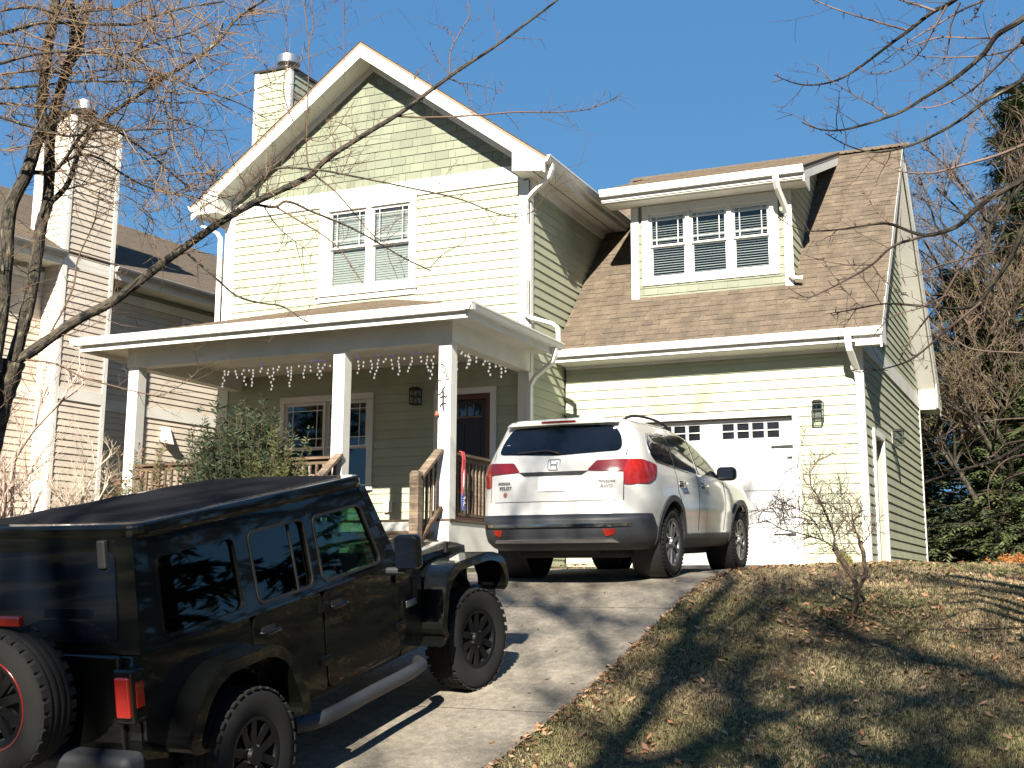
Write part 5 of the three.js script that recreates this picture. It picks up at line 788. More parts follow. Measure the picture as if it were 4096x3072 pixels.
  { const nx = 16, nz = 30, pos = [], idx = []; for (let j = 0; j <= nz; j++) for (let i = 0; i <= nx; i++) { const u = i / nx * 2 - 1, v = j / nz, e = Math.min(1, (1 - Math.abs(u)) * 8) * Math.min(1, v * 14) * Math.min(1, (1 - v) * 14), x = u * 0.61, z = 1.3 + v * 2.27; pos.push(x, 1.885 + e * (0.022 + 0.012 * (1 - u * u) + 0.004 * Math.cos(v * 25)), z); } for (let j = 0; j < nz; j++) for (let i = 0; i < nx; i++) { const a = j * (nx + 1) + i; idx.push(a, a + nx + 1, a + 1, a + 1, a + nx + 1, a + nx + 2); } const g = new THREE.BufferGeometry(); g.setAttribute('position', new THREE.BufferAttribute(new Float32Array(pos), 3)); g.setAttribute('uv', new THREE.BufferAttribute(new Float32Array(pos.flatMap((_, i) => (i % 3 === 0 ? [pos[i], pos[i + 2]] : []))), 2)); g.setIndex(idx); g.computeVertexNormals(); part('fabric_top', g, CM.fabric, jp); }
  // tail: panel with back window, gate, spare wheel
  const rm = (x, y, d) => [x, y, 3.77 - (y - 1.19) * 0.14 + d];
  part('rear_upper', prism([[-0.77, 1.19], [0.77, 1.19], [0.69, 1.82], [-0.69, 1.82]], -0.04, 0, rm, [roundPoly([[-0.6, 1.27], [0.6, 1.27], [0.56, 1.72], [-0.56, 1.72]], 0.05).reverse()]), CM.dark, jp);
  part('back_window', prism(roundPoly([[-0.62, 1.25], [0.62, 1.25], [0.575, 1.74], [-0.575, 1.74]], 0.05), 0.002, 0.01, rm), CM.privacy, jp);
  part('tailgate', rbx(1.3, 0.6, 0.04, 0.02).translate(0, 0.89, 3.79), CM.dark, jp);
  for (const x of [-0.5, 0.5]) part('window_hinge', rbx(0.06, 0.16, 0.04, 0.012).translate(x, 1.73, 3.71), CM.seal, jp);
  const swh = wheel(jp, 0.001, 0.98, 4.0, 0.4, 0.25, 'jeep', 'spare_wheel'); swh.rotation.y = -Math.PI / 2;
  part('rim_stripe', new THREE.TorusGeometry(0.25, 0.006, 6, 48).translate(0, 0.98, 4.118), CM.redDark, jp); part('spare_mount', bx(-0.12, 0.12, 0.85, 1.12, 3.8, 3.95), CM.seal, jp);
  part('high_brake_light', rbx(0.36, 0.06, 0.05, 0.015).translate(0, 1.42, 4.02), CM.red, jp); part('brake_light_stalk', bx(-0.03, 0.03, 1.1, 1.4, 3.96, 3.99), CM.seal, jp);
  part('badge', rbx(0.01, 0.05, 0.16, 0.003).translate(0.79, 0.86, 0.8), CM.satin, jp); part('fender_vent', rbx(0.02, 0.2, 0.05, 0.008).translate(0.785, 0.95, 0.72), CM.seal, jp);
}
const LEFT = [[0.12,0.1,[[-5.84,0.63,11.33],[-5.75,0.93,11.36],[-5.67,1.23,11.38],[-5.6,1.42,11.39],[-5.54,1.61,11.4]]],[0.075,0.008,[[-5.54,1.61,11.4],[-5.45,1.67,11.34],[-5.34,1.79,11.25],[-5.12,2.01,11.09],[-4.92,2.16,10.95],[-4.74,2.35,10.82],[-4.56,2.56,10.69],[-4.3,2.83,10.51],[-4.16,2.97,10.41],[-3.93,3.17,10.25],[-3.73,3.31,10.11],[-3.5,3.48,9.95],[-3.39,3.63,9.88],[-3.04,3.95,9.65],[-2.79,4.17,9.48],[-2.58,4.39,9.34],[-2.36,4.61,9.2],[-2.06,4.88,9.01],[-1.79,5.15,8.84],[-1.51,5.44,8.66],[-1.36,5.61,8.57]]],[0.085,0.035,[[-5.54,1.61,11.4],[-5.46,1.92,11.4],[-5.4,2.19,11.4],[-5.34,2.59,11.42],[-5.3,2.85,11.43],[-5.26,2.97,11.43],[-5.24,3.26,11.45],[-5.23,3.54,11.48],[-5.19,3.82,11.49],[-5.13,4.05,11.49],[-5.09,4.22,11.49],[-5.04,4.39,11.49],[-5.02,4.61,11.5],[-5.06,4.84,11.55],[-5.06,5.07,11.57]]],[0.1,0.04,[[-5.65,1.03,11.55],[-5.59,1.46,11.59],[-5.5,1.89,11.62],[-5.44,2.42,11.67],[-5.38,2.91,11.72],[-5.26,3.17,11.7],[-5.16,3.46,11.7],[-5.1,3.62,11.7],[-5.12,3.73,11.72],[-5.09,3.94,11.74],[-5.05,4.27,11.77],[-4.99,4.54,11.79],[-4.97,4.71,11.8],[-4.96,4.93,11.83]]],[0.05,0.03,[[-5.1,4.11,11.5],[-5.07,4.28,11.46],[-5.02,4.41,11.42],[-5.03,4.6,11.4],[-5.03,4.92,11.36],[-5.05,5.11,11.35]]],[0.04,0.01,[[-5.22,2.99,11.44],[-5.14,3.17,11.34],[-5.11,3.38,11.29],[-5.09,3.54,11.25],[-4.98,3.84,11.12],[-4.79,4.09,10.94],[-4.57,4.36,10.74],[-4.41,4.54,10.59],[-4.25,4.77,10.44],[-4.16,4.98,10.35],[-4.06,5.12,10.26],[-3.95,5.24,10.17],[-3.86,5.37,10.09]]],[0.03,0.012,[[-5.26,3.23,11.61],[-5.05,3.22,11.59],[-4.89,3.33,11.61],[-4.76,3.44,11.64],[-4.61,3.54,11.66],[-4.45,3.56,11.65]]],[0.03,0.006,[[-5.18,4.19,12.33],[-5.08,4.22,12.26],[-4.85,4.34,12.1],[-4.7,4.37,11.98],[-4.38,4.4,11.73],[-4.23,4.43,11.61],[-4.05,4.54,11.49],[-3.89,4.62,11.37],[-3.63,4.71,11.19]]],[0.022,0.004,[[-4.96,3.83,12.5],[-4.88,3.86,12.42],[-4.72,3.95,12.29],[-4.48,4.03,12.08],[-4.33,4.05,11.93],[-4.17,4.07,11.79],[-3.97,4.21,11.63],[-3.78,4.31,11.48],[-3.62,4.44,11.35]]],[0.02,0.004,[[-5.19,3.75,12.25],[-5.1,3.76,12.2],[-4.85,3.8,12.05],[-4.58,3.85,11.9],[-4.32,3.87,11.74],[-4.15,3.88,11.64],[-3.98,3.85,11.53],[-3.85,3.78,11.43]]],[0.022,0.003,[[-5.13,3.51,12.28],[-5.04,3.49,12.23],[-4.89,3.44,12.13],[-4.71,3.39,12.0],[-4.58,3.36,11.92],[-4.36,3.42,11.8],[-4.19,3.43,11.7],[-3.92,3.45,11.55],[-3.75,3.46,11.45],[-3.62,3.57,11.39]]],[0.024,0.004,[[-5.05,3.57,11.7],[-4.88,3.74,11.58],[-4.75,3.71,11.46],[-4.65,3.64,11.35],[-4.54,3.55,11.22],[-4.37,3.38,11.01],[-4.24,3.23,10.84],[-4.1,3.19,10.71],[-3.98,3.41,10.63]]],[0.02,0.004,[[-4.97,3.27,11.6],[-4.85,3.38,11.48],[-4.74,3.36,11.35],[-4.66,3.28,11.22],[-4.53,3.19,11.04],[-4.36,3.15,10.83],[-4.19,3.13,10.65],[-4.07,3.05,10.48]]],[0.02,0.005,[[-5.12,3.62,12.3],[-5.04,3.61,12.24],[-4.93,3.61,12.15],[-4.79,3.61,12.04],[-4.63,3.63,11.91],[-4.52,3.52,11.79]]],[0.012,0.003,[[-4.5,4.31,10.83],[-4.4,4.25,10.69],[-4.26,4.21,10.51],[-4.11,4.17,10.32],[-4.03,4.13,10.22],[-3.93,4.06,10.07]]],[0.016,0.004,[[-4.5,4.31,10.83],[-4.66,4.31,11.07],[-4.79,4.25,11.25],[-4.91,4.18,11.42],[-5.03,4.12,11.59],[-5.15,4.09,11.77],[-5.31,3.99,12.02]]],[0.012,0.003,[[-4.77,4.03,11.56],[-4.6,4.1,11.45],[-4.42,4.29,11.35],[-4.25,4.46,11.25],[-4.04,4.45,11.1]]],[0.02,0.005,[[-5.22,4.4,12.29],[-5.15,4.45,12.23],[-4.96,4.52,12.07],[-4.81,4.5,11.92],[-4.63,4.55,11.77],[-4.4,4.63,11.57],[-4.28,4.72,11.48]]],[0.018,0.004,[[-5.09,4.05,12.38],[-5.02,4.1,12.31],[-4.89,4.11,12.17],[-4.75,4.09,12.0],[-4.62,4.0,11.81],[-4.64,3.8,11.68]]],[0.016,0.003,[[-4.95,3.71,12.47],[-4.89,3.77,12.4],[-4.77,3.83,12.27],[-4.63,3.91,12.12],[-4.57,4.05,12.05],[-4.45,4.16,11.93],[-4.31,4.21,11.79],[-4.17,4.24,11.64],[-4.07,4.36,11.54]]],[0.014,0.003,[[-5.05,4.6,11.92],[-4.91,4.5,11.76],[-4.67,4.47,11.56],[-4.52,4.39,11.41]]],[0.016,0.005,[[-4.87,4.61,11.72],[-4.68,4.68,11.57],[-4.52,4.7,11.44],[-4.36,4.81,11.31]]],[0.008,0.002,[[-5.13,3.26,12.12],[-5.1,3.22,12.07],[-5.08,3.3,12.05],[-5.1,3.45,12.03]]],[0.006,0.002,[[-4.56,3.5,11.13],[-4.48,3.3,11.0],[-4.56,3.09,10.96],[-4.63,2.99,10.94]]],[0.008,0.002,[[-4.49,4.02,10.88],[-4.46,3.82,10.84],[-4.45,3.65,10.82],[-4.52,3.47,10.83],[-4.58,3.24,10.84],[-4.66,3.06,10.86]]],[0.022,0.006,[[-3.97,3.19,10.19],[-3.78,3.17,10.08],[-3.71,3.22,10.05],[-3.64,3.21,10.01],[-3.5,3.14,9.92],[-3.19,3.0,9.71],[-2.98,2.87,9.56],[-2.77,2.73,9.41],[-2.56,2.62,9.27]]],[0.006,0.002,[[-2.57,2.64,9.28],[-2.45,2.77,9.25],[-2.25,2.9,9.19],[-2.24,2.98,9.2]]],[0.022,0.003,[[-3.92,3.23,10.18],[-3.91,3.31,10.2],[-3.86,3.38,10.2],[-3.74,3.49,10.2],[-3.37,3.48,10.08],[-3.04,3.41,9.96],[-2.59,3.3,9.8],[-2.07,3.16,9.62],[-1.78,3.03,9.51],[-1.62,2.99,9.45],[-1.4,3.04,9.4]]],[0.012,0.003,[[-3.5,3.51,9.88],[-3.36,3.37,9.73],[-3.25,3.21,9.6],[-3.09,2.97,9.41],[-2.94,2.89,9.27]]],[0.016,0.003,[[-2.84,4.13,9.49],[-2.66,4.13,9.37],[-2.17,4.18,9.08],[-1.87,4.23,8.9],[-1.53,4.25,8.69],[-1.23,4.3,8.52],[-0.95,4.45,8.37]]],[0.02,0.003,[[-4.4,2.67,10.56],[-4.27,2.55,10.5],[-4.11,2.4,10.43],[-3.99,2.29,10.39],[-3.87,2.23,10.34],[-3.7,2.19,10.29],[-3.57,2.17,10.25],[-3.48,2.12,10.21],[-3.39,2.05,10.18],[-3.31,2.01,10.15]]],[0.014,0.003,[[-3.8,3.18,10.06],[-3.65,3.08,9.99],[-3.56,3.02,9.94],[-3.42,2.93,9.88],[-3.26,2.79,9.8],[-3.19,2.69,9.76],[-3.12,2.56,9.71],[-3.02,2.4,9.65]]],[0.009,0.004,[[-3.6,3.88,10.0],[-3.66,4.02,10.04],[-3.73,4.28,10.1],[-3.7,4.57,10.13],[-3.68,5.18,10.19]]],[0.011,0.005,[[-3.53,3.53,9.89],[-3.56,3.65,9.92],[-3.55,4.23,9.96],[-3.54,4.78,9.99],[-3.58,5.22,10.05]]],[0.006,0.004,[[-3.51,4.76,10.03],[-3.49,4.96,10.01],[-3.51,5.22,10.02]]],[0.005,0.003,[[-3.23,4.41,9.83],[-3.2,4.83,9.91],[-3.18,5.18,9.97]]],[0.012,0.004,[[-2.44,4.58,9.17],[-2.42,4.85,9.19],[-2.31,5.08,9.16],[-2.25,5.21,9.14],[-2.27,5.42,9.17]]],[0.006,0.002,[[-2.37,4.91,9.21],[-2.45,5.06,9.22],[-2.58,5.1,9.24]]],[0.006,0.002,[[-2.43,4.6,9.18],[-2.5,4.7,9.27],[-2.54,4.81,9.36],[-2.55,4.87,9.4]]],[0.006,0.002,[[-2.65,4.32,9.33],[-2.73,4.44,9.39],[-2.65,4.63,9.39],[-2.73,4.49,9.4]]],[0.006,0.002,[[-2.44,4.58,9.17],[-2.31,4.48,9.1],[-2.27,4.36,9.06],[-2.26,4.26,9.03]]],[0.007,0.003,[[-3.69,3.55,9.97],[-3.6,3.83,9.99],[-3.39,3.83,9.89],[-3.1,4.2,9.84]]],[0.006,0.002,[[-3.13,3.89,9.68],[-3.25,4.01,9.76],[-3.42,4.05,9.84]]],[0.008,0.003,[[-3.87,3.47,10.15],[-4.23,3.26,10.26],[-4.52,3.33,10.41],[-4.66,3.24,10.45]]],[0.014,0.003,[[-5.44,1.62,11.36],[-5.23,1.59,11.22],[-5.04,1.48,11.08],[-4.85,1.42,10.95],[-4.63,1.36,10.8],[-4.49,1.34,10.71],[-4.34,1.43,10.63],[-4.18,1.57,10.56]]],[0.014,0.004,[[-5.33,1.81,11.24],[-5.14,2.28,11.17],[-5.11,2.53,11.17],[-4.98,2.9,11.13],[-4.95,3.17,11.13]]]];
const RIGHT = [[0.028,0.003,[[3.08,3.42,11.7],[2.79,3.19,11.54],[2.62,3.12,11.49],[2.54,3.04,11.44],[2.34,2.92,11.37],[2.17,2.85,11.33],[2.02,2.79,11.29],[1.82,2.75,11.26],[1.58,2.73,11.24],[1.45,2.76,11.24],[1.34,2.82,11.24]]],[0.024,0.003,[[2.74,3.76,11.48],[2.49,3.57,11.32],[2.33,3.49,11.26],[2.23,3.47,11.23],[2.06,3.39,11.17],[1.95,3.34,11.14],[1.71,3.23,11.06],[1.55,3.18,11.02],[1.37,3.18,11.0],[1.24,3.22,11.0],[1.11,3.3,11.0]]],[0.012,0.004,[[2.25,3.44,11.3],[2.12,3.52,11.29],[2.04,3.56,11.29],[1.86,3.67,11.29]]],[0.01,0.003,[[2.06,3.36,11.25],[1.85,3.47,11.24],[1.65,3.58,11.23],[1.45,3.71,11.22],[1.35,3.79,11.21]]],[0.008,0.002,[[1.9,2.8,11.21],[1.8,2.89,11.22],[1.7,2.96,11.24],[1.56,3.08,11.26],[1.45,3.22,11.28]]],[0.02,0.003,[[2.97,2.78,11.84],[2.7,2.69,11.71],[2.53,2.64,11.64],[2.38,2.57,11.57],[2.18,2.51,11.49],[2.01,2.48,11.44],[1.82,2.49,11.4],[1.65,2.57,11.38],[1.51,2.68,11.36]]],[0.014,0.002,[[2.93,2.39,11.66],[2.58,2.32,11.54],[2.35,2.3,11.48],[2.2,2.29,11.44],[2.03,2.32,11.41],[1.91,2.38,11.39],[1.85,2.44,11.38]]],[0.009,0.002,[[2.62,3.14,11.4],[2.47,3.17,11.39],[2.25,3.22,11.37],[2.01,3.2,11.33],[1.88,3.32,11.32]]],[0.009,0.002,[[2.84,3.04,11.51],[2.62,3.02,11.44],[2.39,3.05,11.4],[2.16,3.11,11.37],[2.01,3.19,11.35]]],[0.01,0.002,[[2.42,3.36,11.54],[2.35,3.27,11.43],[2.31,3.15,11.31],[2.26,3.09,11.24],[2.1,3.04,11.17]]],[0.01,0.002,[[2.34,3.34,11.57],[2.24,3.22,11.49],[2.15,3.12,11.42],[2.0,3.05,11.37],[1.84,3.05,11.35],[1.75,3.11,11.34]]],[0.01,0.002,[[2.56,3.42,11.38],[2.41,3.39,11.35],[2.25,3.33,11.32],[2.08,3.27,11.28],[1.91,3.18,11.24],[1.79,3.14,11.22]]],[0.012,0.002,[[2.77,3.04,11.54],[2.58,2.91,11.45],[2.45,2.82,11.4],[2.3,2.77,11.36],[2.18,2.76,11.35],[2.09,2.78,11.34]]],[0.007,0.002,[[2.55,3.38,11.48],[2.52,3.33,11.45],[2.48,3.29,11.42],[2.42,3.26,11.41]]],[0.03,0.002,[[2.96,2.22,11.73],[2.72,2.12,11.64],[2.5,2.03,11.58],[2.39,1.96,11.53],[2.32,1.91,11.5],[2.12,1.88,11.46],[1.91,1.98,11.45],[1.85,1.99,11.45],[1.52,1.99,11.42],[1.33,2.02,11.41],[1.16,2.14,11.4]]],[0.008,0.003,[[1.9,2.0,11.38],[1.82,2.1,11.39],[1.74,2.25,11.39]]],[0.014,0.003,[[2.11,1.9,11.38],[1.9,1.86,11.34],[1.76,1.77,11.28],[1.6,1.7,11.24],[1.44,1.64,11.21],[1.31,1.61,11.19],[1.19,1.69,11.18]]],[0.007,0.002,[[1.76,1.77,11.28],[1.61,1.79,11.24],[1.45,1.84,11.21],[1.3,1.91,11.18]]],[0.007,0.002,[[1.76,1.77,11.28],[1.82,1.67,11.27],[1.92,1.58,11.26],[1.98,1.54,11.25]]],[0.026,0.002,[[2.95,2.06,11.81],[2.7,1.82,11.66],[2.63,1.69,11.57],[2.52,1.55,11.49],[2.36,1.41,11.41],[2.09,1.44,11.39],[1.84,1.48,11.38],[1.61,1.46,11.36],[1.46,1.45,11.35]]],[0.012,0.002,[[2.43,1.4,11.57],[2.21,1.25,11.51],[2.0,1.1,11.46],[1.88,1.06,11.45],[1.68,1.04,11.44],[1.57,1.07,11.44]]],[0.012,0.003,[[2.46,1.75,11.63],[2.32,1.62,11.56],[2.19,1.45,11.47],[2.09,1.35,11.42],[1.98,1.23,11.36],[1.9,1.12,11.3]]],[0.008,0.002,[[2.52,1.67,11.7],[2.35,1.66,11.64],[2.17,1.64,11.58],[2.09,1.61,11.54],[1.94,1.61,11.5]]],[0.008,0.002,[[2.23,1.46,11.57],[2.08,1.4,11.55],[1.9,1.36,11.54],[1.78,1.26,11.5]]],[0.008,0.002,[[2.64,1.08,11.52],[2.34,1.14,11.46],[2.24,1.22,11.44],[2.18,1.27,11.43]]],[0.005,0.002,[[1.46,1.81,11.31],[1.51,1.72,11.3],[1.57,1.63,11.29],[1.67,1.5,11.27]]],[0.024,0.008,[[3.04,0.88,10.52],[2.57,0.66,10.29],[2.36,0.56,10.2],[2.26,0.54,10.17],[1.88,0.44,10.06]]],[0.014,0.003,[[2.83,0.66,10.46],[2.57,0.58,10.44],[2.43,0.53,10.43],[2.33,0.39,10.37],[2.32,0.21,10.26]]],[0.01,0.002,[[2.82,0.53,10.44],[2.56,0.46,10.42],[2.44,0.41,10.41],[2.39,0.29,10.36]]],[0.009,0.002,[[2.58,0.66,10.57],[2.46,0.64,10.53],[2.37,0.57,10.47],[2.31,0.57,10.45]]],[0.009,0.003,[[2.74,0.81,10.53],[2.43,0.81,10.51],[2.31,0.8,10.5]]]];
const SHRUB = [[0.035,0.018,[[0.96,-0.58,7.79],[0.97,-0.51,7.79],[1.0,-0.41,7.78],[1.01,-0.31,7.78],[0.99,-0.25,7.77],[0.96,-0.18,7.77],[0.91,-0.1,7.76],[0.86,-0.02,7.75],[0.82,0.05,7.75]]],[0.014,0.004,[[0.82,0.05,7.75],[0.82,0.17,7.73],[0.78,0.27,7.71],[0.74,0.37,7.69],[0.7,0.46,7.66],[0.67,0.53,7.64],[0.61,0.62,7.62],[0.6,0.74,7.6]]],[0.004,0.002,[[0.6,0.74,7.6],[0.63,0.81,7.57],[0.68,0.89,7.55]]],[0.004,0.002,[[0.6,0.74,7.6],[0.54,0.77,7.65],[0.47,0.8,7.7]]],[0.011,0.002,[[0.82,0.05,7.75],[0.74,0.11,7.82],[0.56,0.17,7.89],[0.38,0.22,7.96],[0.29,0.28,8.03],[0.2,0.26,8.1]]],[0.008,0.002,[[0.74,0.11,7.8],[0.69,0.24,7.82],[0.65,0.3,7.84],[0.55,0.38,7.86],[0.51,0.41,7.88],[0.4,0.45,7.9]]],[0.005,0.002,[[0.68,0.28,7.85],[0.54,0.32,7.9],[0.41,0.32,7.95],[0.31,0.41,8.0]]],[0.004,0.002,[[0.81,0.17,7.7],[0.77,0.44,7.6],[0.64,0.47,7.5]]],[0.024,0.014,[[1.02,-0.32,7.78],[1.06,-0.26,7.79],[1.1,-0.18,7.8],[1.09,-0.09,7.81],[1.09,-0.0,7.83],[1.07,0.07,7.84],[1.07,0.1,7.85]]],[0.009,0.002,[[1.07,0.1,7.85],[1.02,0.23,7.81],[1.0,0.31,7.78],[0.98,0.43,7.74],[0.88,0.52,7.7]]],[0.006,0.002,[[1.06,0.09,7.85],[1.02,0.19,7.77],[0.93,0.35,7.68],[0.81,0.41,7.6]]],[0.006,0.002,[[1.09,0.08,7.85],[1.15,0.14,7.9],[1.21,0.2,7.95],[1.25,0.22,8.0]]],[0.004,0.0015,[[1.07,-0.03,7.85],[0.96,0.04,7.72],[0.8,0.09,7.6]]],[0.004,0.0015,[[1.11,-0.05,7.85],[1.15,0.06,7.88],[1.13,0.13,7.9]]],[0.004,0.0015,[[1.01,0.28,7.8],[1.07,0.34,7.85],[1.11,0.4,7.9]]],[0.004,0.002,[[0.94,-0.35,7.9],[0.94,-0.26,7.9]]]];
// ---------- trees and shrubs ----------
const barkM = std(lin(0.29, 0.265, 0.225), { roughness: 0.95, map: TX.bark, bumpMap: TX.barkB, bumpScale: 0.012 });
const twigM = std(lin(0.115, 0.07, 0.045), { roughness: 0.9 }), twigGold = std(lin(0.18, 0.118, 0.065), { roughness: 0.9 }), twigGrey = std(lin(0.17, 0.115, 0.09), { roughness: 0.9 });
function wiggle(p0, dir, len, n, curl, grav = 0) { const pts = [p0.clone()], d = dir.clone().normalize(), p = p0.clone(); for (let i = 0; i < n; i++) { d.x += rr(-curl, curl); d.y += rr(-curl, curl) + grav; d.z += rr(-curl, curl); d.normalize(); p.addScaledVector(d, len / n); pts.push(p.clone()); } return pts; }
// side twigs along a run of points
function twigs(out, pts, r, spacing, len, lvl, up = 0.35) {
  let acc = rr(0, spacing);
  for (let i = 1; i < pts.length; i++) {
    const seg = pts[i].clone().sub(pts[i - 1]), L = seg.length(); acc += L;
    while (acc > spacing) {
      acc -= spacing * rr(0.5, 1.5);
      const t = seg.clone().normalize(), side = V(rr(-1, 1), rr(-1, 1), rr(-1, 1)); side.addScaledVector(t, -side.dot(t)).normalize();
      const dir = t.clone().multiplyScalar(rr(0.15, 0.9)).add(side).add(V(0, up, 0)), l = len * Math.pow(rnd(), 1.5) + len * 0.12, n = l > 0.25 ? 5 : 3, p0 = pts[i - 1].clone().addScaledVector(seg, rnd());
      const w = wiggle(p0, dir, l, n, 0.2, 0.03), r0 = Math.min(r * 0.6, 0.0022 + l * 0.006);
      tube(w, taper(n + 1, r0, 0.0011), 4, out);
      if (lvl > 0 && l > 0.15) twigs(out, w, r0, spacing * 0.6, l * 0.5, lvl - 1, up);
    }
  }
}
function tracedTree(label, paths, base, opt, grp) {
  const t = thing('bare_tree', label, 'tree', [base[0], base[1], base[2]], grp), o = soup(), off = V(...base);
  paths.forEach(([r0, r1, P], i) => {
    let pts = P.map((p) => [p[0] - off.x, p[1] - off.y, p[2] - off.z]); if (opt.root.includes(i)) pts = [[opt.rootx ?? 0, -0.25, 0], ...pts];
    const s = smooth(pts, Math.max(6, pts.length * 4)), rad = taper(s.length, r0 * (opt.thin ?? 1), r1).map((v) => v * rr(0.93, 1.07));
    part(opt.root.includes(i) ? 'trunk' : 'branch', tube(s, rad, r0 > 0.05 ? 10 : 6), r0 > 0.018 ? barkM : opt.fine, t);
    twigs(o, s.slice(2), Math.max(r1, r0 * 0.3), opt.spacing, opt.len, opt.lvl, opt.up);
    // buds and short spurs
    for (let k = 2; k < s.length - 1; k++) if (rnd() < 0.75) tube(wiggle(s[k], V(rr(-1, 1), rr(-0.6, 1), rr(-1, 1)), rr(0.02, 0.06), 2, 0.3), [0.004, 0.003, 0.0015], 4, o);
  });
  part('twigs', buf(o), opt.twig, t).userData.kind = 'stuff';
  return t;
}
const leftTree = tracedTree('bare grey tree with long limb reaching across the gable, left of the dark off-road car', LEFT, [-5.85, groundY(-5.85, 11.4), 11.35], { root: [0, 3], spacing: 0.115, len: 0.6, lvl: 1, thin: 0.68, fine: twigM, twig: twigM, up: 0.3 });
{ // more of its upper crown, in lighter golden twigs
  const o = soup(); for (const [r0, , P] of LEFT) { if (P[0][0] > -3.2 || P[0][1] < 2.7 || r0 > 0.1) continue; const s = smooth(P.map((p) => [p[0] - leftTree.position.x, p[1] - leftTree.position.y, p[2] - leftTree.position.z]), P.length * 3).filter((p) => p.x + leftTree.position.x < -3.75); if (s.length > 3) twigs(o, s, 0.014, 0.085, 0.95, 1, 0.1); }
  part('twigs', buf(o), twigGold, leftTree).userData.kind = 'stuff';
  const nest = soup(), c = V(...LEFT.find((l) => l[2].length === 9 && l[2][4])[2][4]); // clump of twigs caught in a fork
  const np = V(-4.86, 4.42, 10.6).sub(leftTree.position); for (let i = 0; i < 90; i++) { const d = V(rr(-1, 1), rr(-0.6, 0.6), rr(-1, 1)).normalize(); tube(wiggle(np.clone().addScaledVector(d, rr(0, 0.05)), V(rr(-1, 1), rr(-0.4, 0.4), rr(-1, 1)), 0.12, 3, 0.5), [0.004, 0.004, 0.003, 0.002], 4, nest); } part('leaf_nest', buf(nest), twigM, leftTree);
}
const RB = [4.0, groundY(4.0, 12.2), 12.2];
const rightTree = tracedTree('bare tree reaching thin branches over the lawn and garage roof', RIGHT, RB, { root: [], spacing: 0.15, len: 0.38, lvl: 1, fine: twigGrey, twig: twigM, up: 0.25, thin: 0.72 });
part('trunk', tube(wiggle(V(0, -0.3, 0), V(0.02, 1, 0), 8.5, 14, 0.05), taper(15, 0.17, 0.05), 12), barkM, rightTree);
for (const [, , P] of RIGHT) if (P[0][0] > 2.75) { const e = V(...P[0]).sub(rightTree.position), s = V(0, Math.max(1.2, e.y - 0.9), 0); part('branch', tube(smooth([s.toArray(), [e.x * 0.5, (s.y + e.y) / 2 + 0.1, e.z * 0.5], e.toArray()], 8), taper(9, 0.045, 0.028), 6), barkM, rightTree); }

// small leafless shrub on the lawn
{
  const b = [0.97, groundY(0.97, 7.79), 7.79], t = thing('leafless_shrub', 'small forked leafless shrub growing on the lawn before the garage corner', 'shrub', b), o = soup(), bm = std(lin(0.36, 0.28, 0.22), { roughness: 0.9, map: TX.bark });
  SHRUB.forEach(([r0, r1, P], i) => { const p = P.map((q) => [q[0] - b[0], q[1] - b[1], q[2] - b[2]]); if (i === 0) p.unshift([0, -0.05, 0]); const s = smooth(p, p.length * 4); part(i === 0 || i === 8 ? 'stem' : 'branch', tube(s, taper(s.length, r0 * 0.72, r1 * 1.5), 7), bm, t); if (r0 < 0.02) twigs(o, s, Math.max(0.006, r0 * 0.6), 0.028, 0.36, 1, 0.3); });
  part('twigs', buf(o), twigGrey, t).userData.kind = 'stuff';
}
// generic bare tree
function bareTree(h, r, lv, spread = 0.75) {
  const limbs = soup(), fine = soup();
  const grow = (p, d, len, rad, l) => {
    const n = l > 1 ? 6 : 4, w = wiggle(p, d, len, n, l > 1 ? 0.12 : 0.16, 0.015); tube(w, taper(n + 1, rad, rad * 0.6), l > 2 ? 7 : l > 0 ? 4 : 3, l > 1 ? limbs : fine);
    if (l <= 0) return; const k = l > 2 ? 4 : 5;
    for (let i = 0; i < k; i++) { const at = w[Math.min(n, 2 + Math.floor(rnd() * (n - 1)))], a = rr(0, 6.28), t = w[n].clone().sub(w[n - 1]).normalize(); grow(at, t.multiplyScalar(rr(0.5, 1)).add(V(Math.cos(a) * spread, rr(-0.05, 0.5), Math.sin(a) * spread)), len * rr(0.45, 0.72), rad * rr(0.4, 0.6), l - 1); }
  };
  grow(V(0, -0.3, 0), V(rr(-0.08, 0.08), 1, rr(-0.08, 0.08)), h * 0.5, r, lv);
  return [buf(limbs), buf(fine)];
}
{
  // tall bare trees across the way, behind the photographer: their branches throw the dappled shade
  const place = [[9.5, 30, 17, 0.26, 'tall bare tree standing behind the photographer, right of the street evergreen'], [3.4, 31, 19, 0.32, 'tall bare tree with forked crown farther down the slope'], [11.5, 36, 20, 0.34, 'tallest bare tree at the far side of the way'], [-3.5, 33, 16, 0.26, 'slender bare tree down the slope behind the dark off-road car']];
  place.push([2.9, 29, 24, 0.36, 'big bare tree at the foot of the driveway'], [10.2, 30, 26, 0.38, 'bare tree at the foot of the lawn behind the photographer']);
  for (const [x, z, h, r, label] of place) { const [a, b] = bareTree(h, r, 4), t = thing('bare_tree', label, 'tree', [x, groundY(x, z), z]); part('trunk', a, barkM, t); part('twigs', b, twigM, t).userData.kind = 'stuff'; }
}
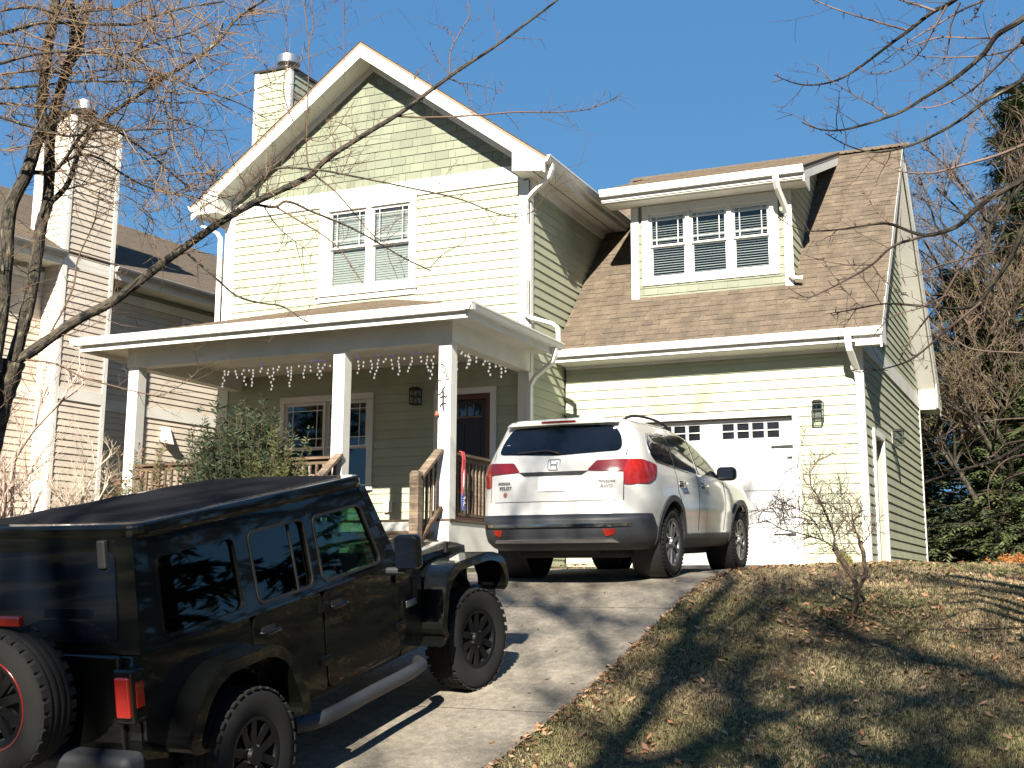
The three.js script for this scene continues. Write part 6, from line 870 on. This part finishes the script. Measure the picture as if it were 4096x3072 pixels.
// evergreen with drooping sprays
const needle = (r, g, b) => std(lin(r, g, b), { roughness: 0.75, side: THREE.DoubleSide });
const greens = [needle(0.05, 0.072, 0.02), needle(0.075, 0.092, 0.026), needle(0.032, 0.052, 0.016)];
function spray(o, p, d, len, wid, n) {
  const side = V(-d.z, 0, d.x); if (side.lengthSq() < 0.01) side.set(1, 0, 0); side.normalize();
  for (let i = 0; i < n; i++) {
    const t = rnd(), s = (rnd() < 0.5 ? -1 : 1), q = p.clone().addScaledVector(d, len * t), l = wid * (1.1 - 0.75 * t) * rr(0.6, 1.2), e = q.clone().addScaledVector(side, s * l).addScaledVector(d, l * 0.7).add(V(0, rr(-0.3, 0.12) * l, 0)), w = l * 0.16, up = V(0, 1, 0).addScaledVector(d, 0.3).multiplyScalar(w), k = o.pos.length / 3, m = q.clone().lerp(e, 0.55), wv = d.clone().multiplyScalar(w);
    for (const v of [q, m.clone().add(wv), m.clone().sub(wv).add(V(0, w * rr(-0.6, 0.6), 0)), e]) o.pos.push(v.x, v.y, v.z);
    const nn = V(rr(-0.5, 0.5), 1, rr(-0.5, 0.5)).normalize(); for (let z = 0; z < 4; z++) { o.nor.push(nn.x, nn.y, nn.z); o.uv.push(0, 0); } o.idx.push(k, k + 1, k + 2, k + 1, k + 3, k + 2);
  }
}
function hemlock(h, R, dens, leafS = 0.17, leafN = 8) {
  const wood = soup(), leaf = [soup(), soup(), soup()];
  tube(wiggle(V(0, -0.3, 0), V(0, 1, 0), h, 10, 0.02), taper(11, 0.02 * h, 0.01), 8, wood);
  for (let i = 0; i < dens; i++) {
    const u = Math.pow(rnd(), 0.85), y = h * (0.03 + 0.95 * u), L = R * (1 - u * 0.93) * rr(0.55, 1.1) + 0.15, a = rr(0, 6.28), d = V(Math.cos(a), rr(0.05, 0.4), Math.sin(a)), w = wiggle(V(0, y, 0), d, L, 6, 0.1, -0.07);
    tube(w, taper(7, 0.006 * h * (1 - u) + 0.006, 0.003), 4, wood);
    for (let k = 1; k < w.length; k++) for (let m = 0; m < 3; m++) { const dd = w[k].clone().sub(w[k - 1]).normalize().add(V(rr(-0.8, 0.8), rr(-0.5, 0.15), rr(-0.8, 0.8))).normalize(); spray(leaf[Math.floor(rnd() * 3)], w[k].clone().lerp(w[k - 1], rnd()), dd, rr(0.2, 0.55), leafS, leafN); }
  }
  return [buf(wood), ...leaf.map((l) => { const g = buf(l); g.computeVertexNormals(); return g; })];
}
function evergreen(parts, label, pos, s, rot, grp, name = 'hemlock_tree', cat = 'tree') {
  const t = thing(name, label, cat, pos, grp); t.rotation.y = rot; t.scale.setScalar(1); t.scale.set(s, s, s);
  part('trunk', parts[0], barkM, t); parts.slice(1).forEach((g, i) => { part('foliage', g, greens[i], t).userData.kind = 'stuff'; }); return t;
}
{
  const A = hemlock(11, 3.1, 540), B = hemlock(7, 2.4, 380), Cw = hemlock(11, 3.6, 120, 0.38, 7), gp = 'evergreens behind the garage';
  evergreen(A, 'tall dense evergreen rising behind the rear corner of the garage', [2.3, -0.1, -12.8], 1.12, 0.3, gp);
  evergreen(B, 'shorter evergreen with drooping boughs against the garage rear corner', [0.75, -0.1, -11.3], 1.05, 1.9, gp);
  evergreen(B, 'small evergreen low under the taller evergreens', [2.1, -0.2, -8.6], 0.6, 4, gp);
  evergreen(A, 'evergreen standing between the two houses', [-14.5, -0.1, -16], 0.95, 0, gp);
  evergreen(A, 'evergreen half hidden behind the garage rear wall', [-0.6, -0.1, -14.5], 0.62, 3.3, gp);
  evergreen(B, 'second low evergreen behind the orange brush pile', [1.5, -0.2, -9.8], 0.8, 5.2, gp);
  for (const [x, z, k, r] of [[5.5, -9.5, 1.35, 2.2], [8.5, -6, 1.5, 1], [4.3, -15, 1.5, 4.4], [11.5, -1, 1.5, 3], [10.5, 5, 1.3, 5], [12, 11, 1.4, 0.5]]) evergreen(Cw, 'evergreen of the wood along the right side of the lawn', [x, groundY(x, z) - 0.2, z], k, r, 'wood right of the lawn');
  for (const [x, z, k, r] of [[-26, 44, 1.6, 1], [-20, 47, 1.8, 2], [-14.5, 44, 1.6, 0], [-9, 48, 1.85, 3], [-3.5, 45, 1.65, 4], [2, 48, 1.8, 5], [7, 45, 1.6, 2.5], [13, 48, 1.85, 1.5], [19, 44, 1.7, 0.5], [25, 42, 1.7, 3.5], [-30, 36, 1.6, 1]]) evergreen(Cw, 'unseen evergreen of the wood behind the photographer', [x, groundY(x, z) - 0.2, z], k, r, 'unseen wood across the way');  // unseen tree line, added to screen low sky from porch and window glass
  const [la, lb] = bareTree(12.5, 0.16, 5, 0.6), t = thing('bare_tree', 'twiggy bare tree rising above the evergreens behind the garage', 'tree', [2.2, -0.1, -15.5]); part('trunk', la, barkM, t); part('twigs', lb, twigM, t).userData.kind = 'stuff';
  const brown = std(lin(0.16, 0.11, 0.075), { roughness: 0.9 }), olive = [needle(0.09, 0.08, 0.028)];
  for (const [x, z, h, label] of [[1.35, -10.3, 12.5, 'brown twiggy bare tree in front of the evergreens, nearest the garage rear corner'], [2.35, -11, 15, 'taller brown twiggy tree in front of the evergreens with a few dry leaves'], [0.6, -12.6, 11, 'low brown bare tree crowding the garage roof edge'], [1.9, -9.3, 11, 'brown bare tree standing before the small evergreen'], [1.15, -9.0, 7, 'slim brown bare tree close behind the garage']]) {
    const [pa, pb] = bareTree(h, 0.12, 5, 0.62), b = thing('bare_tree', label, 'tree', [x, -0.1, z]), lv = soup(), pp = pb.attributes.position;
    part('trunk', pa, barkM, b); part('twigs', pb, brown, b).userData.kind = 'stuff';
    for (let i = 0; i < 3000; i++) { const k = Math.floor(rnd() * pp.count), q = V().fromBufferAttribute(pp, k); if (q.y > h * 0.7 && rnd() < 0.5) continue; spray(lv, q, V(rr(-1, 1), rr(-0.4, 0.6), rr(-1, 1)).normalize(), 0.12, 0.09, 3); } const lg = buf(lv); lg.computeVertexNormals(); part('dry_leaves', lg, olive[0], b).userData.kind = 'stuff';
  }
  const [ra, rb] = bareTree(7.5, 0.1, 3, 0.5), t2 = thing('bare_tree', 'small bare tree seen between the two houses', 'tree', [-13.2, -0.1, -13]); part('trunk', ra, barkM, t2); part('twigs', rb, twigM, t2).userData.kind = 'stuff';
}
// shrubs before the porch
function leafyShrub(name, label, pos, shoots, rx, hz, h, leafL, mats, droop = 0) {
  const t = thing(name, label, 'shrub', pos), wood = soup(), lv = mats.map(() => soup());
  for (let i = 0; i < shoots; i++) {
    const a = rr(0, 6.28), k = Math.sqrt(rnd()), L = h * (1 - 0.45 * k * k) * rr(0.72, 1.08), w = wiggle(V(Math.cos(a) * k * rx * 0.35, -0.1, Math.sin(a) * k * hz * 0.35), V(Math.cos(a) * k * rx * 0.75 / h, 1, Math.sin(a) * k * hz * 0.75 / h), L, 8, 0.09, droop);
    tube(w, taper(9, 0.008, 0.002), 4, wood);
    for (let q = 2; q < w.length; q++) for (let m = 0; m < 9; m++) { const d = w[q].clone().sub(w[q - 1]).normalize().add(V(rr(-0.9, 0.9), rr(-0.1, 0.5), rr(-0.9, 0.9))).normalize(); spray(lv[Math.floor(rnd() * lv.length)], w[q].clone().lerp(w[q - 1], rnd()), d, leafL, leafL * 0.7, 3); }
  }
  part('stems', buf(wood), twigM, t); lv.forEach((l, i) => { const g = buf(l); g.computeVertexNormals(); part('foliage', g, mats[i], t).userData.kind = 'stuff'; });
  return t;
}
const dkG = [needle(0.012, 0.024, 0.008), needle(0.018, 0.032, 0.01), needle(0.03, 0.046, 0.014)], olG = [needle(0.075, 0.08, 0.02), needle(0.05, 0.062, 0.018)];
leafyShrub('evergreen_shrub', 'dark dense evergreen shrub before the porch railing', [-7.6, -0.1, 5.25], 500, 0.9, 0.75, 2.3, 0.12, dkG);
leafyShrub('evergreen_shrub', 'olive green feathery shrub between the dark shrub and the porch steps', [-6.95, -0.1, 5.4], 100, 0.5, 0.45, 1.95, 0.1, olG);
leafyShrub('evergreen_shrub', 'sparse reddish green shrub beside the left porch post', [-9.3, -0.05, 5.1], 34, 0.8, 0.5, 2.0, 0.1, [olG[0], needle(0.16, 0.09, 0.05)]);
// tan bare bushes by the neighbour
{
  const bushes = [['bare_bush', 'pale leafless bush left of the porch post', [-11.35, -0.1, 4.2], 3.0, 0.045, std(lin(0.44, 0.36, 0.28), { roughness: 0.9 })], ['bare_bush', 'pinkish bare sapling before the beige chimney', [-8.95, -0.35, 8.0], 3.6, 0.05, std(lin(0.44, 0.32, 0.26), { roughness: 0.9 })], ['bare_bush', 'tangled bare bush at the foot of the beige chimney', [-12.6, -0.1, 6.4], 2.2, 0.03, std(lin(0.3, 0.24, 0.19), { roughness: 0.9 })]];
  for (const [n, label, p, h, r, m] of bushes) { const [a, b] = bareTree(h, r, 4, 0.62), [c, d] = bareTree(h * 0.9, r * 0.8, 4, 0.7), t = thing(n, label, 'shrub', p, 'leafless bushes between the houses'); part('stem', a, m, t); part('stem', c, m, t); part('twigs', b, m, t).userData.kind = 'stuff'; part('twigs', d, m, t).userData.kind = 'stuff'; }
}
{ // low plants
  const iv = leafyShrub('ground_ivy', 'low dark green ivy at the lawn edge behind the garage', [1.55, -0.12, -2.8], 90, 0.9, 0.7, 0.32, 0.09, [needle(0.02, 0.075, 0.035), needle(0.03, 0.09, 0.04)]);
  leafyShrub('brush_pile', 'heap of dry orange brown branches and leaves under the evergreens', [1.75, -0.15, -5.4], 200, 1.9, 1.0, 0.5, 0.12, [needle(0.4, 0.15, 0.035), needle(0.3, 0.1, 0.025)]);
  leafyShrub('daylily_clump', 'small green strappy plant at the garage wall base', [-0.38, -0.02, 0.2], 14, 0.14, 0.08, 0.3, 0.1, [needle(0.12, 0.2, 0.04), needle(0.3, 0.2, 0.08)]);
}
// ---------- small things on the porch ----------
{
  const wireM = std(lin(0.3, 0.3, 0.32), { roughness: 0.5 }), bulbM = std(lin(0.8, 0.8, 0.82), { roughness: 0.3, emissive: lin(0.55, 0.54, 0.5), emissiveIntensity: 0.3 }), blueM = std(lin(0.05, 0.08, 0.7), { roughness: 0.3, emissive: lin(0.05, 0.08, 1), emissiveIntensity: 0.35 });
  const string = (label, P0, P1, n) => {
    const a = V(...P0), b = V(...P1), t = thing('icicle_lights', label, 'string lights', P0, 'icicle light strings under the porch ceiling'), run = [];
    for (let i = 0; i <= n; i++) run.push(b.clone().sub(a).multiplyScalar(i / n).add(V(0, -0.02 * Math.abs(Math.sin(i * 2.1)), 0)));
    part('wire', tube(run, run.map(() => 0.003), 4), wireM, t);
    for (let i = 0; i < n; i++) {
      const L = [0.3, 0.08, 0.16, 0.26, 0.05, 0.24, 0.1, 0.2][i % 8] * rr(0.9, 1.4), p = run[i], w = wiggle(p, V(rr(-0.1, 0.1), -1, rr(-0.1, 0.1)), L, 5, 0.15), st = part('strand', tube(w, w.map(() => 0.0025), 4), wireM, t);
      const bl = [], nb = Math.max(1, Math.round(L / 0.055)); for (let k = 1; k <= nb; k++) { const q = w[0].clone().lerp(w[5], k / nb), g = new THREE.SphereGeometry(0.0135, 6, 4); g.scale(1.2, 1.5, 1.2); g.translate(q.x + rr(-0.02, 0.02), q.y, q.z + rr(-0.02, 0.02)); bl.push(muv(g)); }
      part('bulb', merge(bl), bulbM, st);
      if (rnd() < 0.2) { const g = new THREE.SphereGeometry(0.012, 6, 4); g.translate(p.x, p.y + 0.01, p.z); part('bulb', g, blueM, st); }
    }
  };
  string('icicle lights hanging in a long row before the porch window', [-9.9, 3.2, 2.7], [-5.25, 3.2, 2.7], 38);
  string('short run of icicle lights beside the front door', [-5.12, 3.2, 3.7], [-5.12, 3.2, 1.8], 14);
  // dark metal figure on the post
  const o = thing('post_ornament', 'dark metal figure with dangling bell hung on the right porch post', 'ornament', [-4.99, 2.2, 4.285]), w = (pts, r = 0.007) => tube(pts.map(([x, y, z = 0]) => V(x, y, z)), pts.map(() => r), 6);
  part('figure', merge([w([[-0.005, 0.14], [0.004, 0.05], [0.0, -0.08], [0.012, -0.15]], 0.012), w([[-0.045, 0.02], [0, 0.05], [0.05, 0.03], [0.055, 0.06]]), w([[-0.05, -0.11], [-0.02, -0.06], [0.0, -0.06], [0.04, -0.05], [0.05, -0.09]]), w([[0, 0.14], [0.02, 0.17], [0.01, 0.2]])]), M.iron, o);
  part('ring', w(Array.from({ length: 17 }, (_, i) => { const a = i / 16 * 5.2 + 0.5; return [-0.06 + Math.cos(a) * 0.05, 0.17 + Math.sin(a) * 0.1]; }), 0.005), M.iron, o);
  part('cord', w([[-0.1, 0.1], [-0.11, -0.05], [-0.085, -0.17]], 0.003), M.iron, o); part('bell', new THREE.LatheGeometry([[0.001, 0.05], [0.02, 0.045], [0.028, 0.01], [0.036, -0.02], [0.001, -0.02]].map(([r, y]) => new THREE.Vector2(r, y)), 14).translate(-0.085, -0.21, 0.01), std(lin(0.3, 0.09, 0.05), { roughness: 0.5 }), o);
  // folded flag hung over the rail
  const f = thing('hanging_flag', 'rolled red, white and blue flag hanging from the porch side railing', 'flag', [-4.875, 1.5, 3.86]), cl = (x, y0, y1, z, m, n, ww = 0.03) => { const g = new THREE.BoxGeometry(0.012, y0 - y1, ww, 1, 8, 2), p = g.attributes.position; for (let i = 0; i < p.count; i++) { const y = p.getY(i) + (y0 + y1) / 2; p.setXYZ(i, p.getX(i) + x + 0.008 * Math.sin(y * 14 + z * 60), y, p.getZ(i) + z + 0.014 * Math.sin(y * 9)); } g.computeVertexNormals(); part(n, g, m, f); };
  const red = std(lin(0.5, 0.06, 0.07), { roughness: 0.9 }), wht = std(lin(0.6, 0.52, 0.52), { roughness: 0.9 }), blu = std(lin(0.05, 0.1, 0.32), { roughness: 0.9 });
  part('fold', sweep([[-0.16, -0.12, 0], [-0.16, 0.005, 0], [-0.09, 0.03, 0], [-0.01, 0.01, 0], [0.01, -0.1, 0], [0.01, -0.28, 0.02]], [0, 0, 1], 0.09, 0.012), red, f);
  cl(0.012, -0.25, -0.6, 0.045, red, 'stripe'); cl(0.016, -0.22, -0.62, 0.018, wht, 'stripe'); cl(0.012, -0.25, -0.6, -0.008, red, 'stripe'); cl(0.02, -0.57, -0.8, 0.022, blu, 'canton', 0.085);
  for (let i = 0; i < 16; i++) { const g = new THREE.SphereGeometry(0.008, 6, 4); g.scale(0.6, 1, 1); g.translate(0.03, -0.6 - rnd() * 0.17, 0.022 + rr(-0.035, 0.035)); part('star', g, wht, f); }
}
renderer.render(scene, camera);
